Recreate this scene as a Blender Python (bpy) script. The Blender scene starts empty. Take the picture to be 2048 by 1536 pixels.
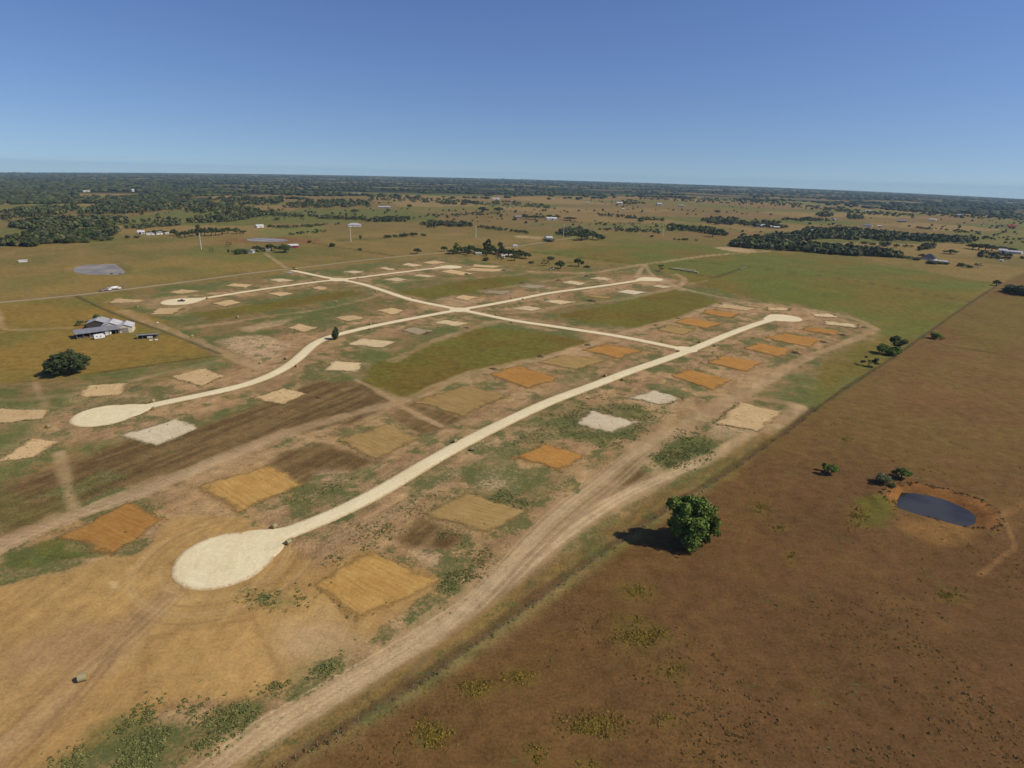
import bpy, math, random
import numpy as np
from mathutils import Vector, Matrix
random.seed(7); rng = np.random.default_rng(7)
R = math.radians
sc = bpy.context.scene
col = sc.collection

# ------------------------------------------------------------------ camera
H_CAM = 110.0; PITCH = R(19.34); ROLL = R(1.5); FPX = 1194.0      # focal length in photo pixels (2048 wide)
fw = np.array([0, math.cos(PITCH), -math.sin(PITCH)]); r0 = np.array([1., 0, 0]); u0 = np.cross(r0, fw)
RV = math.cos(ROLL) * r0 + math.sin(ROLL) * u0
UV = -math.sin(ROLL) * r0 + math.cos(ROLL) * u0
cam = bpy.data.cameras.new('camera'); cam_o = bpy.data.objects.new('camera', cam); col.objects.link(cam_o)
cam.sensor_width = 36; cam.lens = 36 * FPX / 2048; cam.clip_start = 1; cam.clip_end = 60000
m = Matrix((RV, UV, -fw)).transposed().to_4x4(); m.translation = (0, 0, H_CAM); cam_o.matrix_world = m
sc.camera = cam_o
# ------------------------------------------------------------------ light
SUN_EL = 44.0; SUN_AZ = 102.0
world = bpy.data.worlds.new('World'); sc.world = world; world.use_nodes = True
nt = world.node_tree; bg = nt.nodes['Background']
sky = nt.nodes.new('ShaderNodeTexSky'); sky.sky_type = 'NISHITA'; sky.sun_disc = False
sky.sun_elevation = R(SUN_EL); sky.sun_rotation = R(SUN_AZ)
sky.altitude = 1500; sky.air_density = 1.4; sky.dust_density = 1.6; sky.ozone_density = 6.0
tcw = nt.nodes.new('ShaderNodeTexCoord'); vaw = nt.nodes.new('ShaderNodeVectorMath'); vaw.operation = 'ADD'; vaw.inputs[1].default_value = (0, 0, 0.085)   # horizon dips below the drone
hsw = nt.nodes.new('ShaderNodeHueSaturation'); hsw.inputs['Hue'].default_value = 0.516; hsw.inputs['Saturation'].default_value = 1.1
nt.links.new(tcw.outputs['Generated'], vaw.inputs[0]); nt.links.new(vaw.outputs[0], sky.inputs[0]); nt.links.new(sky.outputs[0], hsw.inputs['Color']); nt.links.new(hsw.outputs[0], bg.inputs[0]); bg.inputs[1].default_value = 0.102
sv = Vector((math.cos(R(SUN_EL)) * math.sin(R(SUN_AZ)), math.cos(R(SUN_EL)) * math.cos(R(SUN_AZ)), math.sin(R(SUN_EL))))
sun = bpy.data.lights.new('sun', 'SUN'); sun.energy = 4.2; sun.angle = R(0.53); sun.color = (1.0, 0.93, 0.82)
sun_o = bpy.data.objects.new('sun', sun); col.objects.link(sun_o); sun_o.rotation_euler = sv.to_track_quat('Z', 'Y').to_euler(); sun_o.location = (0, 0, 300)
sc.view_settings.view_transform = 'Standard'; sc.view_settings.look = 'None'; sc.view_settings.gamma = 1.0
sc.view_settings.exposure = 0.0; sc.view_settings.use_curve_mapping = False
sc.render.engine = 'CYCLES'
KEXP = 1.2

# ------------------------------------------------------------------ helpers: terrain, pixel -> ground
def terr(X, Y):
    X = np.asarray(X, float); Y = np.asarray(Y, float)
    d = np.hypot(X, Y); q = np.clip((X / np.maximum(np.abs(Y), 1.0)) ** 2, 0, 1.0)
    return -0.010 * q * np.maximum(0, d - 800)
def G(x, y):
    """photo pixel -> point on the ground (array ok)"""
    x = np.asarray(x, float); y = np.asarray(y, float)
    dx = fw[0] + RV[0] * (x - 1024) / FPX - UV[0] * (y - 768) / FPX
    dy = fw[1] + RV[1] * (x - 1024) / FPX - UV[1] * (y - 768) / FPX
    dz = fw[2] + RV[2] * (x - 1024) / FPX - UV[2] * (y - 768) / FPX
    dz = np.minimum(dz, -0.0075)
    h = np.zeros_like(dx)
    for _ in range(25):
        t = (h - H_CAM) / dz; X = dx * t; Y = dy * t; h = terr(X, Y)
    return X, Y
def g2(p):
    X, Y = G(p[0], p[1]); return (float(X), float(Y))
def proj(X, Y, Z):
    v = np.array([X, Y, Z - H_CAM]); w = v @ fw
    return 1024 + FPX * (v @ RV) / w, 768 - FPX * (v @ UV) / w
def depth_at(X, Y, Z=0):
    return float(np.array([X, Y, Z - H_CAM]) @ fw)
def height_for(X, Y, ty):
    z0 = float(terr(X, Y)); lo, hi = 0, 60
    for _ in range(30):
        mid = (lo + hi) / 2
        if proj(X, Y, z0 + mid)[1] > ty: lo = mid
        else: hi = mid
    return lo
def lin(c):
    c = np.asarray(c, float) / 255.0
    return np.where(c <= 0.04045, c / 12.92, ((c + 0.055) / 1.055) ** 2.4)
def A(r, g, b, k=None):
    return lin((r, g, b)) / (k or KEXP) * np.array([1.03, 1.01, .88])
def h2(ix, iy, s):
    n = (ix.astype(np.int64) * 374761393 + iy.astype(np.int64) * 668265263 + s * 974711) & 0xffffffff
    n = ((n ^ (n >> 13)) * 1274126177) & 0xffffffff
    return ((n ^ (n >> 16)) & 0xffff) / 65535.0
def vn(x, y, s=0):
    ix = np.floor(x); iy = np.floor(y); fx = x - ix; fy = y - iy
    fx = fx * fx * (3 - 2 * fx); fy = fy * fy * (3 - 2 * fy)
    a = h2(ix, iy, s); b = h2(ix + 1, iy, s); c = h2(ix, iy + 1, s); d = h2(ix + 1, iy + 1, s)
    return (a * (1 - fx) + b * fx) * (1 - fy) + (c * (1 - fx) + d * fx) * fy
def fbm(x, y, scale, o=4, s=0):
    x = np.asarray(x) / scale; y = np.asarray(y) / scale; r = 0; amp = 0.5; t = 0
    for i in range(o):
        r = r + amp * vn(x + i * 17.3, y - i * 9.1, s + i); t += amp; amp *= 0.5; x = x * 2.03; y = y * 2.03
    return r / t
def sstep(a, b, x):
    t = np.clip((x - a) / (b - a), 0, 1); return t * t * (3 - 2 * t)
def seg_dist(px, py, pts, closed=False):
    d = np.full(px.shape, 1e9); n = len(pts)
    for i in range(n if closed else n - 1):
        ax, ay = pts[i]; bx, by = pts[(i + 1) % n]; vx, vy = bx - ax, by - ay
        t = np.clip(((px - ax) * vx + (py - ay) * vy) / max(vx * vx + vy * vy, 1e-9), 0, 1)
        d = np.minimum(d, np.hypot(px - ax - t * vx, py - ay - t * vy))
    return d
def inside(px, py, pts):
    r = np.zeros(px.shape, bool); n = len(pts); j = n - 1
    for i in range(n):
        xi, yi = pts[i]; xj, yj = pts[j]
        c = ((yi > py) != (yj > py)) & (px < (xj - xi) * (py - yi) / ((yj - yi) if yj != yi else 1e-9) + xi)
        r ^= c; j = i
    return r
def pw(pixels): return [g2(p) for p in pixels]

# ------------------------------------------------------------------ helpers: objects
def tag(o, label=None, cat=None, group=None, kind=None):
    if label: o['label'] = label
    if cat: o['category'] = cat
    if group: o['group'] = group
    if kind: o['kind'] = kind
    return o
def empty(name, loc, rz=0):
    o = bpy.data.objects.new(name, None); col.objects.link(o); o.location = loc; o.rotation_euler = (0, 0, rz); o.empty_display_size = 0.5
    return o
def obj(name, me, parent=None, mat=None):
    o = bpy.data.objects.new(name, me); col.objects.link(o)
    if mat and not me.materials: me.materials.append(mat)
    if parent: o.parent = parent
    return o
def np_mesh(name, verts, faces, smooth=False):
    me = bpy.data.meshes.new(name); verts = np.asarray(verts, np.float32); faces = np.asarray(faces, np.int32)
    k = faces.shape[1]
    me.vertices.add(len(verts)); me.vertices.foreach_set('co', verts.ravel())
    me.loops.add(faces.size); me.loops.foreach_set('vertex_index', faces.ravel())
    me.polygons.add(len(faces)); me.polygons.foreach_set('loop_start', np.arange(0, faces.size, k, dtype=np.int32))
    me.update(calc_edges=True)
    if smooth: me.polygons.foreach_set('use_smooth', np.ones(len(faces), bool))
    return me
def set_col(me, name, c, dom='POINT'):
    a = me.attributes.new(name, 'FLOAT_COLOR', dom); c4 = np.ones((len(c), 4), np.float32); c4[:, :3] = c; a.data.foreach_set('color', c4.ravel())
def set_f(me, name, v):
    a = me.attributes.new(name, 'FLOAT', 'POINT'); a.data.foreach_set('value', np.asarray(v, np.float32))
class MB:
    def __init__(s): s.v = []; s.f = []
    def add(s, v, f):
        n = len(s.v); s.v += [tuple(p) for p in v]; s.f += [tuple(i + n for i in q) for q in f]; return s
    def box(s, c, d, rz=0, taper=1.0):
        x, y, z = d[0] / 2, d[1] / 2, d[2] / 2; vs = []
        for sz in (-1, 1):
            k = taper if sz > 0 else 1
            for sx, sy in ((-1, -1), (1, -1), (1, 1), (-1, 1)):
                a, b = sx * x * k, sy * y * k
                vs.append((c[0] + a * math.cos(rz) - b * math.sin(rz), c[1] + a * math.sin(rz) + b * math.cos(rz), c[2] + sz * z))
        return s.add(vs, [(3, 2, 1, 0), (4, 5, 6, 7), (0, 1, 5, 4), (1, 2, 6, 5), (2, 3, 7, 6), (3, 0, 4, 7)])
    def cyl(s, a, b, ra, rb=None, n=10, cap=True):
        rb = ra if rb is None else rb; a = Vector(a); b = Vector(b); d = (b - a).normalized()
        u = d.orthogonal().normalized(); w = d.cross(u); vs = []
        for i in range(n):
            t = 2 * math.pi * i / n; vs.append(a + (u * math.cos(t) + w * math.sin(t)) * ra)
        for i in range(n):
            t = 2 * math.pi * i / n; vs.append(b + (u * math.cos(t) + w * math.sin(t)) * rb)
        fs = [(i, (i + 1) % n, n + (i + 1) % n, n + i) for i in range(n)]
        if cap: fs += [tuple(range(n - 1, -1, -1)), tuple(range(n, 2 * n))]
        return s.add(vs, fs)
    def prism(s, prof, y0, y1):            # profile in x,z extruded along y
        n = len(prof); vs = [(p[0], y0, p[1]) for p in prof] + [(p[0], y1, p[1]) for p in prof]
        return s.add(vs, [(i, (i + 1) % n, n + (i + 1) % n, n + i) for i in range(n)] + [tuple(range(n - 1, -1, -1)), tuple(range(n, 2 * n))])
    def build(s, name, mat, parent=None, smooth=False):
        me = bpy.data.meshes.new(name); me.from_pydata(s.v, [], s.f); me.update(); me.materials.append(mat)
        if smooth: me.polygons.foreach_set('use_smooth', [True] * len(me.polygons))
        return obj(name, me, parent)
def copy_tree(o, parent=None):
    c = o.copy(); col.objects.link(c); c.parent = parent
    for ch in o.children: copy_tree(ch, c)
    return c

# ------------------------------------------------------------------ materials
def new_mat(name):
    mt = bpy.data.materials.new(name); mt.use_nodes = True; n = mt.node_tree; b = n.nodes['Principled BSDF']
    b.inputs['Specular IOR Level'].default_value = 0.2
    return mt, n, b
def mat_plain(name, c, rough=0.8, var=0.12, scale=3.0, metal=0.0, bump=0.0, objrand=0.0, spec=0.2):
    mt, n, b = new_mat(name)
    tc = n.nodes.new('ShaderNodeTexCoord'); nz = n.nodes.new('ShaderNodeTexNoise'); nz.inputs['Scale'].default_value = scale; nz.inputs['Detail'].default_value = 4
    n.links.new(tc.outputs['Object'], nz.inputs['Vector'])
    mx = n.nodes.new('ShaderNodeMix'); mx.data_type = 'RGBA'
    mx.inputs[6].default_value = tuple(np.clip(np.array(c) * (1 - var), 0, 1)) + (1,); mx.inputs[7].default_value = tuple(np.clip(np.array(c) * (1 + var), 0, .95)) + (1,)
    n.links.new(nz.outputs[0], mx.inputs[0]); out = mx.outputs[2]
    if objrand:
        oi = n.nodes.new('ShaderNodeObjectInfo'); hs = n.nodes.new('ShaderNodeHueSaturation')
        mr = n.nodes.new('ShaderNodeMapRange'); mr.inputs[3].default_value = 1 - objrand; mr.inputs[4].default_value = 1 + objrand
        n.links.new(oi.outputs['Random'], mr.inputs[0]); n.links.new(mr.outputs[0], hs.inputs['Value'])
        n.links.new(out, hs.inputs['Color']); out = hs.outputs[0]
    n.links.new(out, b.inputs['Base Color']); b.inputs['Roughness'].default_value = rough; b.inputs['Metallic'].default_value = metal
    b.inputs['Specular IOR Level'].default_value = spec
    if bump:
        bp = n.nodes.new('ShaderNodeBump'); bp.inputs['Strength'].default_value = bump; bp.inputs['Distance'].default_value = 0.1
        n.links.new(nz.outputs[0], bp.inputs['Height']); n.links.new(bp.outputs[0], b.inputs['Normal'])
    return mt
def noise_node(n, vec, scale, detail=3, rough=0.6):
    nz = n.nodes.new('ShaderNodeTexNoise'); nz.inputs['Scale'].default_value = scale; nz.inputs['Detail'].default_value = detail; nz.inputs['Roughness'].default_value = rough
    n.links.new(vec, nz.inputs['Vector']); return nz.outputs[0]
def maprange(n, v, a, b, c, d):
    mr = n.nodes.new('ShaderNodeMapRange'); n.links.new(v, mr.inputs[0])
    for i, q in zip((1, 2, 3, 4), (a, b, c, d)): mr.inputs[i].default_value = q
    return mr.outputs[0]
def math_node(n, op, a, b):
    mn = n.nodes.new('ShaderNodeMath'); mn.operation = op
    for i, q in enumerate((a, b)):
        if isinstance(q, (int, float)): mn.inputs[i].default_value = q
        else: n.links.new(q, mn.inputs[i])
    return mn.outputs[0]
def mixc(n, f, a, b, blend='MIX'):
    mx = n.nodes.new('ShaderNodeMix'); mx.data_type = 'RGBA'; mx.blend_type = blend
    for i, q in ((0, f), (6, a), (7, b)):
        if isinstance(q, (int, float)): mx.inputs[i].default_value = q
        elif isinstance(q, (tuple, list, np.ndarray)): mx.inputs[i].default_value = tuple(q)[:3] + (1,)
        else: n.links.new(q, mx.inputs[i])
    return mx.outputs[2]
def scale_col(n, c, f):
    vm = n.nodes.new('ShaderNodeVectorMath'); vm.operation = 'SCALE'; n.links.new(c, vm.inputs[0]); n.links.new(f, vm.inputs['Scale']); return vm.outputs[0]
def mat_ground():
    mt, n, b = new_mat('ground_soil_and_grass')
    at = n.nodes.new('ShaderNodeAttribute'); at.attribute_name = 'soil'
    wd = n.nodes.new('ShaderNodeAttribute'); wd.attribute_name = 'weed'
    ro = n.nodes.new('ShaderNodeAttribute'); ro.attribute_name = 'rough'
    ge = n.nodes.new('ShaderNodeNewGeometry'); pos = ge.outputs['Position']
    n1 = noise_node(n, pos, 1.3, 4, .75); n2 = noise_node(n, pos, 0.22, 5, .7); n3 = noise_node(n, pos, 0.03, 5, .7)
    s = math_node(n, 'ADD', maprange(n, n1, .25, .75, -.46, .46), maprange(n, n2, .25, .75, -.36, .36))
    n0 = noise_node(n, pos, 4.0, 3, .8); s = math_node(n, 'ADD', s, maprange(n, n0, .25, .75, -.3, .3))
    s = math_node(n, 'MULTIPLY', s, ro.outputs['Fac'])
    s = math_node(n, 'ADD', s, maprange(n, n3, .25, .75, -.16, .16))
    s = math_node(n, 'ADD', s, 1.0)
    c = scale_col(n, at.outputs['Color'], s)
    # weeds: small dark-green plants where the weed density allows
    n4 = noise_node(n, pos, 0.75, 3, .7); n5 = noise_node(n, pos, 0.09, 3, .6)
    w = math_node(n, 'ADD', math_node(n, 'MULTIPLY', n4, .55), math_node(n, 'MULTIPLY', n5, .45))
    w = math_node(n, 'ADD', w, math_node(n, 'MULTIPLY', wd.outputs['Fac'], .30))
    w = maprange(n, w, .62, .72, 0, .8)
    gc = mixc(n, n1, tuple(A(70, 80, 46)), tuple(A(112, 116, 70)))
    c = mixc(n, w, c, gc)
    n.links.new(c, b.inputs['Base Color']); b.inputs['Roughness'].default_value = 0.95; b.inputs['Specular IOR Level'].default_value = 0.05
    bp = n.nodes.new('ShaderNodeBump'); bp.inputs['Distance'].default_value = 0.35
    n.links.new(math_node(n, 'MULTIPLY', ro.outputs['Fac'], .55), bp.inputs['Strength'])
    n.links.new(math_node(n, 'ADD', n1, n2), bp.inputs['Height']); n.links.new(bp.outputs[0], b.inputs['Normal'])
    return mt
def mat_pad(name, c1, c2, streak=0.35, spots=None):
    mt, n, b = new_mat(name)
    uv = n.nodes.new('ShaderNodeUVMap'); uv.uv_map = 'lay'
    mp = n.nodes.new('ShaderNodeMapping'); mp.inputs['Scale'].default_value = (1.2, 11.0, 1); n.links.new(uv.outputs[0], mp.inputs['Vector'])
    oi = n.nodes.new('ShaderNodeObjectInfo'); va = n.nodes.new('ShaderNodeVectorMath'); va.operation = 'ADD'; n.links.new(mp.outputs[0], va.inputs[0])
    cb = n.nodes.new('ShaderNodeCombineXYZ'); r_ = math_node(n, 'MULTIPLY', oi.outputs['Random'], 57.0); n.links.new(r_, cb.inputs[0]); n.links.new(r_, cb.inputs[1]); n.links.new(cb.outputs[0], va.inputs[1])
    st = noise_node(n, va.outputs[0], 2.4, 4, .65)
    ge = n.nodes.new('ShaderNodeNewGeometry'); pos = ge.outputs['Position']
    n1 = noise_node(n, pos, 1.1, 4, .75); n2 = noise_node(n, pos, 0.12, 4, .65)
    f = math_node(n, 'ADD', math_node(n, 'MULTIPLY', st, streak), math_node(n, 'MULTIPLY', n2, 1 - streak))
    c = mixc(n, maprange(n, f, .3, .7, 0, 1), tuple(c1), tuple(c2))
    s = math_node(n, 'ADD', math_node(n, 'ADD', maprange(n, n1, .25, .75, -.2, .2), maprange(n, st, .35, .65, -.06, .06)), 1.0)
    s = math_node(n, 'MULTIPLY', s, maprange(n, oi.outputs['Random'], 0, 1, .9, 1.08))
    c = scale_col(n, c, s)
    ed = n.nodes.new('ShaderNodeAttribute'); ed.attribute_name = 'edge'
    n4 = noise_node(n, pos, 0.9, 3, .7)
    w = math_node(n, 'ADD', n4, math_node(n, 'MULTIPLY', ed.outputs['Fac'], .2))
    w = maprange(n, w, .66, .74, 0, .75)
    c = mixc(n, w, c, tuple(A(98, 102, 60)))
    c = mixc(n, math_node(n, 'MULTIPLY', ed.outputs['Fac'], .65), c, tuple(A(160, 130, 90)))
    n.links.new(c, b.inputs['Base Color']); b.inputs['Roughness'].default_value = .95; b.inputs['Specular IOR Level'].default_value = .05
    al = math_node(n, 'SUBTRACT', math_node(n, 'ADD', math_node(n, 'MULTIPLY', n4, .9), math_node(n, 'MULTIPLY', n2, .7)), math_node(n, 'MULTIPLY', ed.outputs['Fac'], .95))   # fill thins out over the native soil
    n.links.new(maprange(n, al, .05, .60, 0, 1), b.inputs['Alpha'])
    bp = n.nodes.new('ShaderNodeBump'); bp.inputs['Distance'].default_value = .25; bp.inputs['Strength'].default_value = .5
    n.links.new(math_node(n, 'ADD', n1, st), bp.inputs['Height']); n.links.new(bp.outputs[0], b.inputs['Normal'])
    return mt
def mat_leaf(name, c, objrand=.25, attr=None):
    mt, n, b = new_mat(name)
    ge = n.nodes.new('ShaderNodeNewGeometry')
    n1 = noise_node(n, ge.outputs['Position'], .5, 2, .6)
    if attr:
        at = n.nodes.new('ShaderNodeAttribute'); at.attribute_name = attr; base = at.outputs['Color']
    else:
        base = mixc(n, ge.outputs['Random Per Island'], tuple(np.array(c) * .65), tuple(np.array(c) * 1.4))
    s = maprange(n, n1, .25, .75, .75, 1.25)
    if objrand:
        oi = n.nodes.new('ShaderNodeObjectInfo'); s = math_node(n, 'MULTIPLY', s, maprange(n, oi.outputs['Random'], 0, 1, 1 - objrand, 1 + objrand))
    n.links.new(scale_col(n, base, s), b.inputs['Base Color']); b.inputs['Roughness'].default_value = .8; b.inputs['Specular IOR Level'].default_value = .1
    return mt
def mat_water(name, c, rough=.1, spec=.5):
    mt, n, b = new_mat(name); ge = n.nodes.new('ShaderNodeNewGeometry')
    n2 = noise_node(n, ge.outputs['Position'], .06, 3, .5)
    n.links.new(mixc(n, maprange(n, n2, .4, .6, 0, 1), tuple(np.array(c) * .75), tuple(np.array(c) * 1.2)), b.inputs['Base Color'])
    b.inputs['Roughness'].default_value = rough; b.inputs['IOR'].default_value = 1.33; b.inputs['Specular IOR Level'].default_value = spec
    bp = n.nodes.new('ShaderNodeBump'); bp.inputs['Distance'].default_value = .02; bp.inputs['Strength'].default_value = .25
    n.links.new(noise_node(n, ge.outputs['Position'], 1.5, 3), bp.inputs['Height']); n.links.new(bp.outputs[0], b.inputs['Normal'])
    return mt
def mat_metal_roof(name, c, axis=0):
    mt, n, b = new_mat(name); tc = n.nodes.new('ShaderNodeTexCoord')
    wv = n.nodes.new('ShaderNodeTexWave'); wv.bands_direction = 'XY'[axis]; wv.inputs['Scale'].default_value = 1.6; n.links.new(tc.outputs['Object'], wv.inputs['Vector'])
    n1 = noise_node(n, tc.outputs['Object'], .35, 4, .65)
    cc = mixc(n, maprange(n, n1, .35, .7, 0, 1), tuple(c), tuple(np.array(c) * np.array([.72, .66, .6])))
    n.links.new(cc, b.inputs['Base Color']); b.inputs['Roughness'].default_value = .5; b.inputs['Metallic'].default_value = .15
    bp = n.nodes.new('ShaderNodeBump'); bp.inputs['Distance'].default_value = .04; n.links.new(wv.outputs[0], bp.inputs['Height']); n.links.new(bp.outputs[0], b.inputs['Normal'])
    return mt
M = {}
def mat_road(name, c1, c2, edge):
    mt, n, b = new_mat(name); ac = n.nodes.new('ShaderNodeAttribute'); ac.attribute_name = 'across'; al = n.nodes.new('ShaderNodeAttribute'); al.attribute_name = 'along'
    ge = n.nodes.new('ShaderNodeNewGeometry'); pos = ge.outputs['Position']; n1 = noise_node(n, pos, .9, 4, .75); n2 = noise_node(n, pos, .07, 4, .65); n3 = noise_node(n, pos, 3.5, 2, .7)
    cv = n.nodes.new('ShaderNodeCombineXYZ'); n.links.new(math_node(n, 'MULTIPLY', al.outputs['Fac'], .035), cv.inputs[0]); n.links.new(math_node(n, 'MULTIPLY', ac.outputs['Fac'], 3.2), cv.inputs[1]); st = noise_node(n, cv.outputs[0], 2.0, 4, .7)
    f = math_node(n, 'ADD', math_node(n, 'MULTIPLY', n2, .45), math_node(n, 'MULTIPLY', st, .55)); c = mixc(n, maprange(n, f, .36, .64, 0, 1), tuple(c1), tuple(c2))
    sc_ = math_node(n, 'ADD', math_node(n, 'ADD', maprange(n, n1, .25, .75, -.13, .13), maprange(n, n3, .25, .75, -.08, .08)), 1.0); c = scale_col(n, c, sc_)
    aa = n.nodes.new('ShaderNodeMath'); aa.operation = 'ABSOLUTE'; n.links.new(ac.outputs['Fac'], aa.inputs[0])
    e = math_node(n, 'ADD', aa.outputs[0], maprange(n, n1, .3, .7, -.22, .22)); c = mixc(n, maprange(n, e, .84, 1.12, 0, .9), c, tuple(edge))
    n.links.new(c, b.inputs['Base Color']); b.inputs['Roughness'].default_value = .95; b.inputs['Specular IOR Level'].default_value = .05
    bp = n.nodes.new('ShaderNodeBump'); bp.inputs['Distance'].default_value = .12; bp.inputs['Strength'].default_value = .5; n.links.new(n1, bp.inputs['Height']); n.links.new(bp.outputs[0], b.inputs['Normal']); return mt
M['road'] = mat_road('crushed_limestone', A(222, 203, 165), A(240, 224, 188), A(180, 152, 114))
M['county'] = mat_road('worn_grey_road', A(146, 134, 110), A(168, 152, 124), A(136, 118, 78))
M['gold'] = mat_pad('golden_sandy_clay', A(168, 126, 66), A(196, 158, 96), .55)
M['orange'] = mat_pad('orange_sandy_clay', A(162, 112, 54), A(188, 142, 80), .5)
M['olive'] = mat_pad('olive_gold_clay', A(152, 124, 76), A(180, 150, 98), .5)
M['tan'] = mat_pad('tan_select_fill', A(198, 164, 118), A(216, 186, 142), .35)
M['white'] = mat_pad('pale_caliche_fill', A(206, 186, 154), A(224, 208, 180), .3)
M['grey'] = mat_pad('grey_fill', A(152, 138, 112), A(174, 158, 130), .35)
M['pale'] = mat_pad('pale_tan_fill', A(204, 178, 136), A(222, 198, 158), .35)
M['pile'] = mat_plain('dark_spoil_soil', A(104, 84, 66), .95, .35, 1.2, bump=.6, objrand=.15, spec=.05)
M['brush'] = mat_plain('dead_brush', A(70, 54, 44), .95, .4, 3, bump=.6, spec=.05)
M['leaf_oak'] = mat_leaf('oak_foliage', A(80, 90, 52))
M['leaf_bright'] = mat_leaf('bright_elm_foliage', A(94, 112, 52))
M['leaf_dark'] = mat_leaf('dark_oak_foliage', A(72, 82, 52))
M['leaf_grey'] = mat_leaf('grey_sparse_foliage', A(92, 98, 70))
M['leaf_far'] = mat_leaf('woodland_foliage', None, 0, 'tint')
M['weed'] = mat_leaf('weed_foliage', None, 0, 'tint')
M['bark'] = mat_plain('bark', (.10, .08, .06), .95, .3, 4, spec=.05)
M['bale'] = mat_plain('net_wrapped_hay', A(150, 140, 112), .9, .25, 5, bump=.3, objrand=.2, spec=.1)
M['bale_pale'] = mat_plain('plastic_wrapped_hay', A(196, 196, 176), .6, .12, 5, objrand=.1)
M['straw'] = mat_plain('straw_bale_end', A(172, 144, 84), .95, .3, 14, bump=.3, spec=.05)
M['white_paint'] = mat_plain('white_paint', (.68, .66, .61), .5, .06, 2)
M['cream_metal'] = mat_plain('cream_sheet_wall', (.62, .53, .38), .6, .1, 1.5)
M['white_metal'] = mat_metal_roof('white_metal_roof', (.66, .65, .62))
M['pale_metal'] = mat_metal_roof('pale_metal_roof', (.48, .47, .45))
M['grey_metal'] = mat_metal_roof('weathered_grey_metal_roof', (.30, .29, .29))
M['dark_shingle'] = mat_plain('dark_shingle', (.045, .045, .06), .85, .25, 3)
M['grey_shingle'] = mat_plain('grey_shingle', (.22, .21, .20), .85, .2, 3)
M['red_wall'] = mat_plain('red_barn_boards', (.28, .06, .05), .8, .2, 2)
M['red_roof'] = mat_metal_roof('red_metal_roof', (.50, .07, .05))
M['brick'] = mat_plain('brown_brick', (.26, .16, .11), .9, .2, 3)
M['dark_wood'] = mat_plain('dark_timber', (.07, .055, .045), .9, .3, 3)
M['grey_wood'] = mat_plain('weathered_grey_post', (.26, .23, .19), .9, .3, 4)
M['steel_pole'] = mat_plain('galvanised_steel', (.72, .71, .68), .5, .06, 2)
M['wire'] = mat_plain('rusty_wire', (.16, .13, .11), .7, .2, 4)
M['glass'] = mat_plain('dark_glass', (.03, .035, .045), .1, .1, 2, spec=.5)
M['tyre'] = mat_plain('tyre_rubber', (.025, .024, .023), .9, .2, 6)
M['dump_bed'] = mat_plain('dusty_steel_bed', (.20, .17, .14), .7, .2, 2)
M['yellow'] = mat_plain('machine_yellow', (.42, .27, .04), .6, .2, 2)
M['dark_steel'] = mat_plain('dark_steel', (.06, .055, .05), .7, .2, 3)
M['black_paint'] = mat_plain('dark_green_paint', (.035, .04, .032), .4, .1, 2, spec=.4)
M['silver'] = mat_plain('silver_paint', (.5, .5, .52), .4, .06, 2, spec=.4)
M['cow_black'] = mat_plain('black_hide', (.012, .011, .01), .7, .3, 4)
M['cow_brown'] = mat_plain('red_brown_hide', (.26, .10, .045), .8, .3, 1.2)
M['cow_white'] = mat_plain('cream_hide', (.62, .50, .38), .8, .2, 1.2)

# ------------------------------------------------------------------ roads: centrelines in photo pixels
ROADS = [
 [(505,1094),(530,1082),(560,1071),(600,1058),(637,1043),(700,1016),(762,983),(812,953),(859,923),(915,893),(970,864),(1024,838),(1060,821),(1106,800),(1165,779),(1205,764),(1250,746),(1300,729),(1349,712),(1384,699),(1420,684),(1449,672),(1499,653),(1536,641),(1556,637)],
 [(1376,700),(1357,697),(1324,690),(1249,674.5),(1149,659),(1080,649),(1024,641),(985,633),(950,625.5),(919,619.5),(900,616),(882,612),(850,606),(820,599),(800,593),(782,586.5),(744,574),(722,567.5),(702,563),(677,559.5),(655,555.5),(637,552),(620,548.5),(607,545.5),(584,541)],
 [(255,822),(282,815),(330,805),(375,796),(425,786),(462,778),(490,771),(512,764),(538,754),(562,742),(580,731),(594,720),(606,708),(617,697),(630,686),(647,677),(662,672.5),(677,669),(712,660),(762,649),(824,637),(887,625.5),(919,619.5),(950,614.5),(987,608),(1024,601),(1060,593.5),(1099,586),(1174,576),(1225,569),(1249,565.5),(1275,561),(1290,559.5)],
 [(385,600),(400,598),(455,589.5),(512,580.5),(587,570),(640,563),(677,559.5),(707,556.5),(762,549.5),(824,542),(860,537.5),(890,534.8)],
]
ROADW = [6.5, 6.3, 6.3, 6.0]
DISCS = [(0, 450, 1118, 98), (0, 1569, 636, 32), (2, 210, 831, 62), (2, 1301, 558.5, 24), (3, 360, 603.5, 38), (3, 902, 534.3, 22)]   # road, centre px, half width px
def catmull(P, step):
    P = [np.array(p, float) for p in P]; P = [2 * P[0] - P[1]] + P + [2 * P[-1] - P[-2]]; out = []
    for i in range(1, len(P) - 2):
        a, b, c, d = P[i - 1:i + 3]; n = max(2, int(np.linalg.norm(c - b) / step))
        for k in range(n):
            t = k / n; out.append(.5 * ((2 * b) + (c - a) * t + (2 * a - 5 * b + 4 * c - d) * t * t + (3 * b - a - 3 * c + d) * t ** 3))
    out.append(P[-2]); return np.array(out)
def smooth_line(pix, step=4.0, it=2):
    p = catmull(pw(pix), step)
    for _ in range(it * 6): p[1:-1] = .25 * p[:-2] + .5 * p[1:-1] + .25 * p[2:]
    return p
ROADLINES = [smooth_line(r) for r in ROADS]
DISCW = []
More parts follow.
